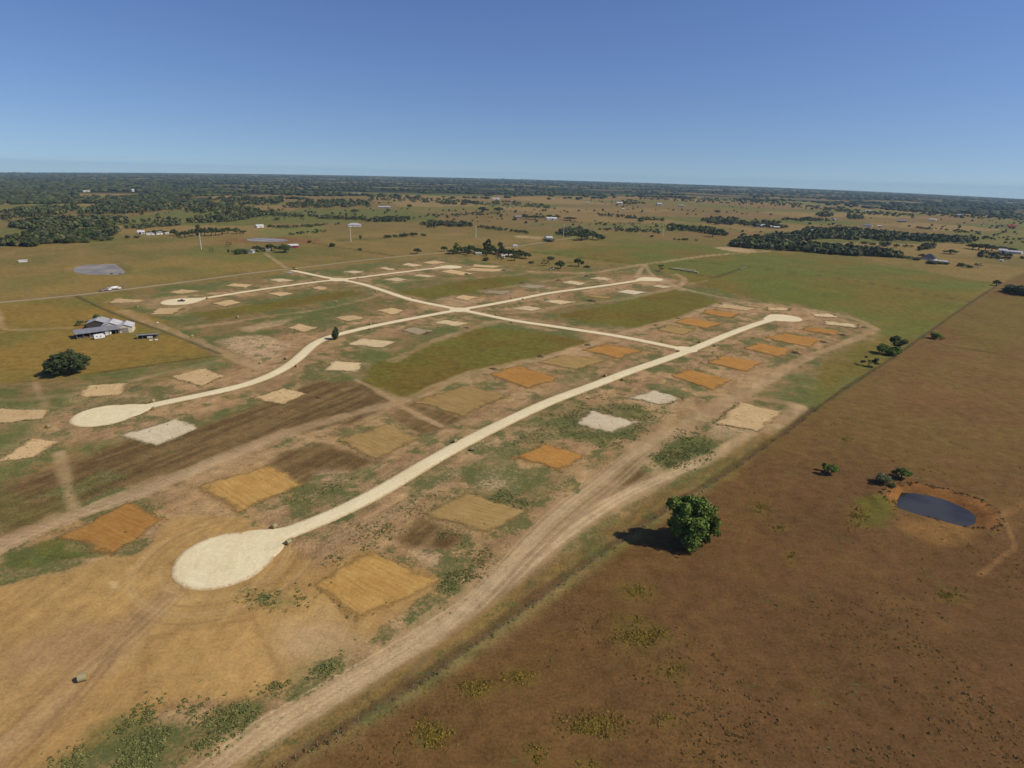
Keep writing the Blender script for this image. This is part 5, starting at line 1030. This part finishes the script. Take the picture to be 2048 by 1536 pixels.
def pickup(px, py, yaw, mat, label, z=.03):
    X_, Y_ = g2((px, py)); e = empty('pickup_truck', (X_, Y_, z), yaw)
    b = MB().prism([(-2.75, .5), (2.8, .5), (2.85, 1.0), (1.5, 1.15), (-.45, 1.15), (-2.75, 1.1)], -.95, .95).build('body', mat, e)
    c = MB().prism([(-.5, 1.15), (1.5, 1.15), (.9, 1.85), (-.3, 1.88)], -.85, .85).build('cab', mat, e)
    MB().add([(1.0, -.75, 1.78), (1.0, .75, 1.78), (1.5, .75, 1.2), (1.5, -.75, 1.2)], [(0, 1, 2, 3)]).build('windscreen', M['glass'], c)
    for s in (-1, 1): MB().box((.45, s * .86, 1.5), (1.2, .03, .4)).build('side_window', M['glass'], c)
    MB().box((-1.65, 0, 1.12), (2.0, 1.5, .06)).build('cargo_bed', M['dark_steel'], e)
    for s in (-1, 1): MB().box((2.83, s * .7, .9), (.05, .3, .16)).build('headlight', M['white_paint'], e)
    for x in (-1.75, 1.8):
        for s in (-1, 1): wheel(e, (x, s * .85, .4), .4, .26)
    tag(e, label, 'pickup truck')
pickup(363, 603.5, .25, M['black_paint'], 'dark pickup parked on the upper left turning circle', .22)
pickup(579, 546.5, .5, M['silver'], 'silver white pickup parked at the entrance of the gravel road')
X_, Y_ = g2((591, 540)); e = empty('excavator', (X_, Y_, 0), 2.6)
for s in (-1, 1):
    MB().prism([(-1.9, .15), (-1.6, 0), (1.6, 0), (1.9, .15), (1.9, .75), (1.6, .9), (-1.6, .9), (-1.9, .75)], s * 1.15 - .3, s * 1.15 + .3).build('track', M['dark_steel'], e)
MB().box((-.3, 0, 1.6), (3.4, 2.5, 1.1)).build('body', M['yellow'], e); c = MB().box((.8, .75, 2.5), (1.5, 1.0, 1.6), 0, .9).build('cab', M['dark_steel'], e); MB().box((1.53, .75, 2.6), (.05, .8, 1.0)).build('windscreen', M['glass'], c)
MB().cyl((1.2, -.4, 1.9), (3.6, -.4, 5.6), .32, .26, 6).cyl((3.6, -.4, 5.6), (4.9, -.4, 5.4), .26, .22, 6).build('boom', M['yellow'], e)
MB().cyl((4.9, -.4, 5.6), (5.6, -.4, 2.4), .24, .16, 6).build('arm', M['yellow'], e); MB().prism([(4.9, 2.5), (5.9, 2.5), (6.0, 1.7), (5.3, 1.2), (4.7, 1.7)], -.95, .15).build('bucket', M['dark_steel'], e)
tag(e, 'excavator with raised boom where the gravel road meets the county road', 'excavator')
def camper(px, py, L, h, label):
    X_, Y_ = g2((px, py)); e = empty('camper_trailer', (X_, Y_, 0), yawS + .15)
    b = MB().prism([(-L / 2, .55), (L / 2 - .5, .55), (L / 2, 1.1), (L / 2, h - .6), (L / 2 - .6, h), (-L / 2 + .2, h), (-L / 2, h - .3)], -1.2, 1.2).build('body', M['white_paint'], e)
    for k in range(2): MB().box((-L * .25 + k * L * .36, -1.22, h * .62), (.9, .05, .55)).build('window', M['glass'], b)
    MB().box((L * .02, -1.22, 1.35), (.7, .05, 1.7)).build('door', M['silver'], b); MB().box((L / 2 + .6, 0, .55), (1.3, .12, .12)).build('hitch', M['dark_steel'], e)
    for s in (-1, 1): wheel(e, (-.4, s * 1.0, .38), .38, .22); wheel(e, (.45, s * 1.0, .38), .38, .22)
    tag(e, label, 'camper')
camper(199, 677.5, 6.2, 3.1, 'larger white camper trailer parked before the long open shed')
camper(216.5, 670, 3.6, 2.9, 'smaller white trailer tucked into the open front of the long shed')
# ------------------------------------------------------------------ round bales
def bale_meshes():
    n = 18; V = []; F = []
    for k, (x, r_) in enumerate(((-.75, .0), (-.75, .78), (-.68, .82), (.68, .82), (.75, .78), (.75, .0))):
        for j in range(n): a = 2 * math.pi * j / n; V.append((x, r_ * math.cos(a) * (1 + .03 * math.sin(3 * a)), r_ * math.sin(a) * .97 + .78))
    side = [(k * n + j, k * n + (j + 1) % n, (k + 1) * n + (j + 1) % n, (k + 1) * n + j) for k in (1, 2, 3) for j in range(n)]
    b = bpy.data.meshes.new('wrap'); b.from_pydata(V, [], side); b.update(); ends = []
    for s in (-1, 1):
        mb = MB().cyl((s * .74, 0, .78), (s * .765, 0, .78), .77, n=16); me = bpy.data.meshes.new('end_face'); me.from_pydata(mb.v, [], mb.f); me.update(); me.materials.append(M['straw']); ends.append(me)
    return b, ends
bm_, be_ = bale_meshes(); bm_.materials.append(M['bale']); bm2 = bm_.copy(); bm2.materials.clear(); bm2.materials.append(M['bale_pale'])
def bale(X_, Y_, yaw, label, group, pale=False, s=1.0, z=0.0):
    e = empty('round_hay_bale', (X_, Y_, float(gz(X_, Y_)) - .03 + z), yaw); obj('wrap', bm2 if pale else bm_, e)
    for q in be_: obj('end_face', q, e)
    e.scale = (s, s, s); tag(e, label, 'hay bale', group)
BALES = [(549,1056,'at the left edge of the neck of the nearest turning circle'),(577,1088,'at the right edge of the neck of the nearest turning circle'),(910,885,'left of the long straight road, lower of the two bale pairs there'),(945,901,'right of the long straight road, lower of the two bale pairs there'),
 (306,805,'above the neck of the left turning circle'),(307,820,'below the neck of the left turning circle'),(96,856,'on bare soil left of the left turning circle'),(1210,753,'left of the long road before the T junction'),(1245,761,'right of the long road before the T junction'),(1400,686,'left of the long road just past the T junction'),(1429,693,'right of the long road just past the T junction'),(1356,704,'in the left corner of the T junction'),
 (993,631,'above the connecting street right of the crossroads'),(1023,646,'below the connecting street right of the crossroads'),(741,650,'above the curving street beyond the roadside tree'),(740,660,'below the curving street beyond the roadside tree'),(572,719,'above the curve of the street before the roadside tree'),(594,734,'below the curve of the street before the roadside tree'),(522,728,'pale, on bare soil above the street curve'),
 (827,598,'right of the connecting street above the crossroads'),(753,584,'left of the connecting street between the two crossroads'),(716,558,'below the top street right of the upper crossroads'),(703,555,'above the top street right of the upper crossroads'),(672,605,'on the grass lane between the two upper streets'),(1022,598,'above the upper right street near the crossroads'),(1046,600,'below the upper right street near the crossroads'),(1119,595,'on grass below the upper right street'),
 (415,598,'beside the neck of the upper left turning circle'),(275,614,'on bare soil below the upper left turning circle'),(316,648,'pale, on the lane beside the left field fence'),(385,674,'pale, lower down the lane beside the left field fence'),(475,636,'dark, on the grass lane in the upper left lots'),(166,1360,'alone on the graded sand at the lower left, largest of all')]
for i, (px, py, lab) in enumerate(BALES):
    X_, Y_ = g2((px, py)); yaw = {0: 1.1, 1: 1.1, 32: .45}.get(i, random.uniform(0, 3.1)); near = 1.12 if i in (32,) else 1.0
    bale(X_, Y_, yaw, 'round hay bale ' + lab, 'round bales set along the new roads', lab.startswith('pale'), near)
for r_, (p0, p1, n, k0) in enumerate((((1341,537.5),(1396,546),26,0), ((1352,537.5),(1390,542.5),17,1), ((1480,539.5),(1492,535),6,2))):
    a = np.array(g2(p0)); b = np.array(g2(p1)); d = b - a; ln = np.linalg.norm(d); ya = math.atan2(d[1], d[0])
    for k in range(n):
        q = a + d * (k + .5) / n
        bale(float(q[0]), float(q[1]), ya + random.uniform(-.05, .05) + (math.pi / 2 if ln / n < 1.7 else 0), ['pale wrapped bale in the front line of the long bale row', 'pale wrapped bale in the rear line of the long bale row', 'pale wrapped bale of the short row on the field corner fence'][k0], ['front line of wrapped bales', 'rear line of wrapped bales', 'short row of wrapped bales'][k0], True)
# brush pile
X_, Y_ = g2((1173, 535)); V, F = leaf_cloud([(0, 0, .6, 1.3), (1.6, .2, .5, 1.1), (-1.5, .1, .4, 1.0), (.5, .4, 1.2, .9)], 420, .35, 5); o = obj('brush_pile', np_mesh('brush_pile', V, F), None, M['brush']); o.location = (X_, Y_, 0); o.scale = (1.6, 1.4, 1.3); tag(o, 'dark heap of dead brush right of the airy oak', 'brush pile')
# ------------------------------------------------------------------ cattle
def cow_mesh():
    pts = [(0, 0, 1.05), (.55, 0, 1.08), (.95, 0, 1.15), (1.25, 0, 1.38), (1.55, 0, 1.35), (1.85, 0, 1.2), (-.5, 0, 1.05), (-.85, 0, 1.15), (-1.02, 0, .95), (-1.06, 0, .5)]
    ed = [(0, 1), (1, 2), (2, 3), (3, 4), (4, 5), (0, 6), (6, 7), (7, 8), (8, 9)]; rad = [.42, .43, .36, .22, .19, .11, .40, .30, .05, .04]
    for s in (-1, 1):
        n = len(pts); pts += [(.72, s * .2, .75), (.70, s * .2, .40), (.72, s * .2, .05)]; ed += [(1, n), (n, n + 1), (n + 1, n + 2)]; rad += [.16, .09, .07]
        n = len(pts); pts += [(-.68, s * .2, .78), (-.82, s * .2, .42), (-.74, s * .2, .05)]; ed += [(6, n), (n, n + 1), (n + 1, n + 2)]; rad += [.2, .1, .07]
        n = len(pts); pts += [(1.45, s * .32, 1.5)]; ed += [(4, n)]; rad += [.06]
    me = bpy.data.meshes.new('cow'); me.from_pydata(pts, ed, []); o = bpy.data.objects.new('cow_tmp', me); col.objects.link(o)
    md = o.modifiers.new('skin', 'SKIN'); md.use_smooth_shade = True
    for i, v in enumerate(me.skin_vertices[0].data): v.radius = (rad[i], rad[i] * (1.0 if i > 5 else .95)); v.use_root = i == 0
    o.modifiers.new('sub', 'SUBSURF').levels = 1
    dg = bpy.context.evaluated_depsgraph_get(); r_ = bpy.data.meshes.new_from_object(o.evaluated_get(dg)); bpy.data.objects.remove(o); r_.name = 'cow'; return r_
cm0 = cow_mesh()
def cow(px, py, yaw, mat, label, group):
    X_, Y_ = g2((px, py)); me = cm0.copy(); me.materials.clear(); me.materials.append(M[mat]); o = obj('cow', me); o.location = (X_, Y_, float(hz(X_, Y_)) + (-.0)); o.rotation_euler = (0, 0, yaw); tag(o, label, 'cow', group)
cow(223, 549, .3, 'cow_black', 'black cow on the near bank of the left pond, the left one of two', 'cattle'); cow(241, 550, 2.4, 'cow_black', 'black cow on the near bank of the left pond, the right one of two', 'cattle')
cow(938, 467, 1.2, 'cow_black', 'single black cow in the pasture above the farmhouse grove', 'cattle')
for i, (px, py, mt, lab) in enumerate([(1095, 538, 'cow_white', 'pale cow at the left end of the herd under the oaks'), (1098.5, 540, 'cow_brown', 'red brown cow second from the left in the herd under the oaks'), (1101, 540.5, 'cow_white', 'pale cow front centre of the herd under the oaks'), (1103, 538.5, 'cow_brown', 'red brown cow rear centre of the herd under the oaks'), (1106.5, 538.5, 'cow_white', 'pale cow rear right of the herd under the oaks'), (1109, 541, 'cow_brown', 'red brown cow front right of the herd under the oaks'), (1112, 540.5, 'cow_white', 'pale cow third from the right in the herd under the oaks'), (1115, 541.5, 'cow_brown', 'red brown cow second from the right in the herd under the oaks'), (1118.5, 541.5, 'cow_brown', 'red brown cow at the right end of the herd under the oaks')]):
    cow(px, py, random.uniform(0, 6.2), mt, lab, 'cattle')
# ------------------------------------------------------------------ poles and fences
for px, py, ty, lab in [(403,499,465,'tall white steel power pole at the left beside the grey thin tree'),(702,484,452,'tall white steel power pole below the ranch building'),(952,476,451,'tall white steel power pole above the farmhouse grove'),(1127,475,447,'tall white steel power pole at the county road bend'),(1326,473,454,'tall white steel power pole in the brown field right of centre')]:
    X_, Y_ = g2((px, py)); h = height_for(X_, Y_, ty); e = empty('steel_power_pole', (X_, Y_, float(hz(X_, Y_))), math.atan2(Y_, X_))
    MB().cyl((0, 0, -.5), (0, 0, h), .36, .2, 10).build('shaft', M['steel_pole'], e)
    for k in range(3): MB().cyl((0, 0, h - 1.5 - 2.6 * k), (0, (2.2 if k % 2 else -2.2), h - 1.1 - 2.6 * k), .16, .09, 6).build('arm', M['steel_pole'], e)
    tag(e, lab, 'power pole', 'steel power poles')
pa = smooth_line([(48,600),(200,583),(290,571.5),(478,546),(640,528.5),(797,511)], 1.0); L_ = np.cumsum(np.r_[0, np.linalg.norm(np.diff(pa, axis=0), axis=1)]); k_ = 0
for s in np.arange(5, L_[-1], 75.0):
    i = int(np.searchsorted(L_, s)); X_, Y_ = pa[i]; t = pa[min(i + 1, len(pa) - 1)] - pa[i - 1]; e = empty('utility_pole', (X_ - 6 * t[1] / np.hypot(*t), Y_ + 6 * t[0] / np.hypot(*t), 0), math.atan2(t[1], t[0]))
    e.location.z = float(hz(e.location.x, e.location.y)); MB().cyl((0, 0, -.5), (0, 0, 10.5), .17, .11, 7).build('shaft', M['grey_wood'], e); MB().box((0, 0, 9.7), (.1, 2.2, .12)).build('crossarm', M['grey_wood'], e)
    k_ += 1; tag(e, 'thin wooden utility pole along the county road, number %s counted from the left' % ['one', 'two', 'three', 'four', 'five', 'six', 'seven', 'eight', 'nine', 'ten', 'eleven', 'twelve'][min(k_ - 1, 11)], 'utility pole', 'utility poles on the county road')
def fence(pix, label, step, hgt=1.35):
    p = catmull(pw(pix), .5); L_ = np.r_[0, np.cumsum(np.linalg.norm(np.diff(p, axis=0), axis=1))]; n = int(L_[-1] / step); sx = np.linspace(0, L_[-1], n + 1); X_ = np.interp(sx, L_, p[:, 0]); Y_ = np.interp(sx, L_, p[:, 1]); Z_ = hz(X_, Y_)
    e = empty('wire_fence', (X_[0], Y_[0], Z_[0])); mb = MB().cyl((0, 0, -.3), (0, 0, hgt), .07, .06, 6); me = bpy.data.meshes.new('post'); me.from_pydata(mb.v, [], mb.f); me.update(); me.materials.append(M['grey_wood'])
    for a, b, c in zip(X_, Y_, Z_):
        o = obj('post', me, e); o.location = (a - X_[0], b - Y_[0], c - Z_[0]); o.rotation_euler = (random.uniform(-.06, .06), random.uniform(-.06, .06), 0)
    for k in range(3):
        w = MB(); zz = .4 + .4 * k
        for i in range(n): w.cyl((X_[i] - X_[0], Y_[i] - Y_[0], Z_[i] - Z_[0] + zz), (X_[i + 1] - X_[0], Y_[i + 1] - Y_[0], Z_[i + 1] - Z_[0] + zz), .008, n=3, cap=False)
        w.build('wire', M['wire'], e)
    tag(e, label, 'fence')
FENCE1 = [(500,1580),(600,1513),(700,1454),(850,1362),(1010,1250),(1170,1136),(1310,1040),(1440,958),(1560,876),(1630,820),(1700,772),(1775,724),(1855,668),(1940,607),(1998,570)]
fence(FENCE1, 'long wire fence between the lots and the brown rangeland', 4.5); fence([(152,592),(230,627),(330,663),(442,708)], 'wire fence slanting down beside the barn field', 4.5); fence([(1332,536),(1400,550),(1430,556),(1490,535)], 'wire fence behind the wrapped bale row', 5)
fence([(1060,504),(1140,513),(1250,526)], 'wire fence along the dark grass line right of the farmhouse grove', 7)

# ------------------------------------------------------------------ weeds, tufts, shrubs
def scatter(pix, n, r0_, r1_, h0_, h1_, kind):
    a = np.array(pix, float); x0, y0 = a.min(0); x1, y1 = a.max(0); m_ = n * 3; px = rng.uniform(x0, x1, m_); py = rng.uniform(y0, y1, m_); k = inside(px, py, [tuple(q) for q in a]); px, py = px[k][:n], py[k][:n]; X_, Y_ = G(px, py)
    X_ = X_ + rng.normal(0, 1.6, len(X_)); Y_ = Y_ + rng.normal(0, 1.6, len(Y_)); cl = fbm(X_, Y_, 6, 3, 91 + kind) + rng.normal(0, .09, len(X_)); k = cl > .49
    for xx, yy in zip(X_[k], Y_[k]): WEEDS.append((xx, yy, random.uniform(r0_, r1_), random.uniform(h0_, h1_), kind))
for pg, n in (([(1300,925),(1345,868),(1400,855),(1440,890),(1415,920),(1345,938)], 1500), ([(1120,830),(1200,795),(1340,822),(1290,870),(1210,900),(1120,870)], 1500), ([(90,1536),(200,1475),(330,1410),(520,1412),(470,1478),(300,1550)], 1500), ([(880,1170),(930,1112),(975,1098),(955,1142),(905,1188)], 500), ([(490,1188),(600,1184),(598,1218),(500,1208)], 240), ([(590,1345),(640,1305),(695,1310),(650,1345)], 200), ([(520,1380),(580,1340),(590,1360),(540,1392)], 120),
              ([(270,1420),(360,1395),(370,1420),(290,1440)], 160), ([(1020,890),(1110,815),(1180,800),(1130,880),(1060,895)], 500), ([(925,1000),(1000,982),(1062,1003),(1040,1018)], 260), ([(860,1045),(940,1080),(925,1092),(850,1056)], 160), ([(70,990),(200,945),(280,940),(200,990)], 260), ([(560,1000),(680,960),(720,960),(620,1010)], 160), ([(700,1060),(860,985),(900,985),(760,1070)], 240), ([(640,720),(740,715),(745,750),(640,748)], 160), ([(430,700),(560,640),(720,610),(840,600),(700,660),(560,700)], 700), ([(1340,725),(1560,660),(1600,672),(1400,745)], 300), ([(800,650),(920,635),(960,650),(860,675)], 160), ([(960,1130),(1030,1085),(880,1230),(840,1260)], 200), ([(640,1120),(780,1040),(800,1060),(680,1130)], 200), ([(1130,810),(1230,760),(1290,760),(1180,830)], 300)):
    scatter(pg, int(n * 1.5), .15, .62, .15, .45, 0)
# rangeland tufts
n = 12000; px = rng.uniform(560, 2120, n); py = 700 + rng.uniform(0, 1, n) ** .7 * 860; fl = np.interp(px, [480, 700, 850, 1010, 1170, 1310, 1440, 1560, 1630, 1700, 1775, 1855, 2120], [1590, 1470, 1376, 1262, 1150, 1052, 970, 890, 834, 786, 738, 682, 560]); k = py > fl; X_, Y_ = G(px[k], py[k])
cl = fbm(X_, Y_, 22, 4, 95) + rng.normal(0, .12, len(X_)); k = cl > .66
for xx, yy in zip(X_[k], Y_[k]): WEEDS.append((xx, yy, random.choice((.12, .16, .2, .25, .34, .48)) * random.uniform(.8, 1.2), random.uniform(.15, .4), 1 if random.random() < .4 else 2))
for cx, cy, w, h in SHRUBS:
    for k in range(int(w * h * .3) + 10):
        a, q = random.uniform(0, 6.28), abs(random.gauss(0, .55)); xx, yy = g2((cx + w * q * math.cos(a), cy + h * q * math.sin(a)))
        if fbm(np.array([xx]), np.array([yy]), 4, 2, 97)[0] > .42: WEEDS.append((xx, yy, random.uniform(.15, .5), random.uniform(.15, .4), 3))
for k in range(260):       # rank growth along the fence
    t = random.random() * (len(FENCE1) - 1); i = int(t); a, b = FENCE1[i], FENCE1[i + 1]; xx, yy = g2((a[0] + (b[0] - a[0]) * (t - i), a[1] + (b[1] - a[1]) * (t - i)))
    WEEDS.append((xx + random.gauss(0, .5), yy + random.gauss(0, .5), random.uniform(.2, .6), random.uniform(.2, .5), random.choice((0, 1, 1, 2))))
for k in range(110):       # pond rim
    t = random.random() * len(BANK1); i = int(t) % len(BANK1); a, b = BANK1[i], BANK1[(i + 1) % len(BANK1)]; u_ = t - int(t); WEEDS.append((a[0] + (b[0] - a[0]) * u_ + random.gauss(0, .6), a[1] + (b[1] - a[1]) * u_ + random.gauss(0, .6), random.uniform(.3, .7), random.uniform(.3, .6), 1))
wpal = {0: (A(98, 104, 60), A(132, 132, 82)), 1: (A(96, 84, 56), A(122, 106, 70)), 2: (A(120, 94, 56), A(136, 108, 62)), 3: (A(122, 106, 48), A(146, 124, 56))}
for kind, nm, lab in ((0, 'weeds', 'green weeds sprouting round the pads and roads'), (1, 'rangeland_tufts', 'dark grass tufts dotted over the brown rangeland'), (2, 'dry_grass_tufts', 'dry tan grass tufts on the brown rangeland'), (3, 'yellow_shrubs', 'low yellow green shrub patches on the brown rangeland')):
    w = np.array([(*q[:4], q[5] if len(q) > 5 else 0) for q in WEEDS if q[4] == kind]); t = rng.random((len(w), 1)); tint = wpal[kind][0] * (1 - t) + wpal[kind][1] * t
    me = quad_clumps(nm, w[:, 0], w[:, 1], gz(w[:, 0], w[:, 1]) + w[:, 3] * .15 + w[:, 4], w[:, 2], w[:, 3] * .7, tint, 14, .30); tag(obj(nm, me, None, M['weed']), lab, 'weeds' if kind in (0,) else ('shrubs' if kind == 3 else 'grass'), kind='stuff')
# ------------------------------------------------------------------ haze
mt = bpy.data.materials.new('thin_blue_haze'); mt.use_nodes = True; n = mt.node_tree; n.nodes.remove(n.nodes['Principled BSDF']); pv = n.nodes.new('ShaderNodeVolumePrincipled')
pv.inputs['Color'].default_value = (.58, .84, 1, 1); pv.inputs['Density'].default_value = 3.4e-5; pv.inputs['Anisotropy'].default_value = 0.0
n.links.new(pv.outputs[0], n.nodes['Material Output'].inputs['Volume'])
hb = MB().box((0, 0, 0), (1, 1, 1)).build('haze', mt); hb.scale = (33000, 33000, 330); hb.location = (0, 0, 145 - 165); tag(hb, 'thin pale blue haze over the far country', 'haze', kind='stuff')
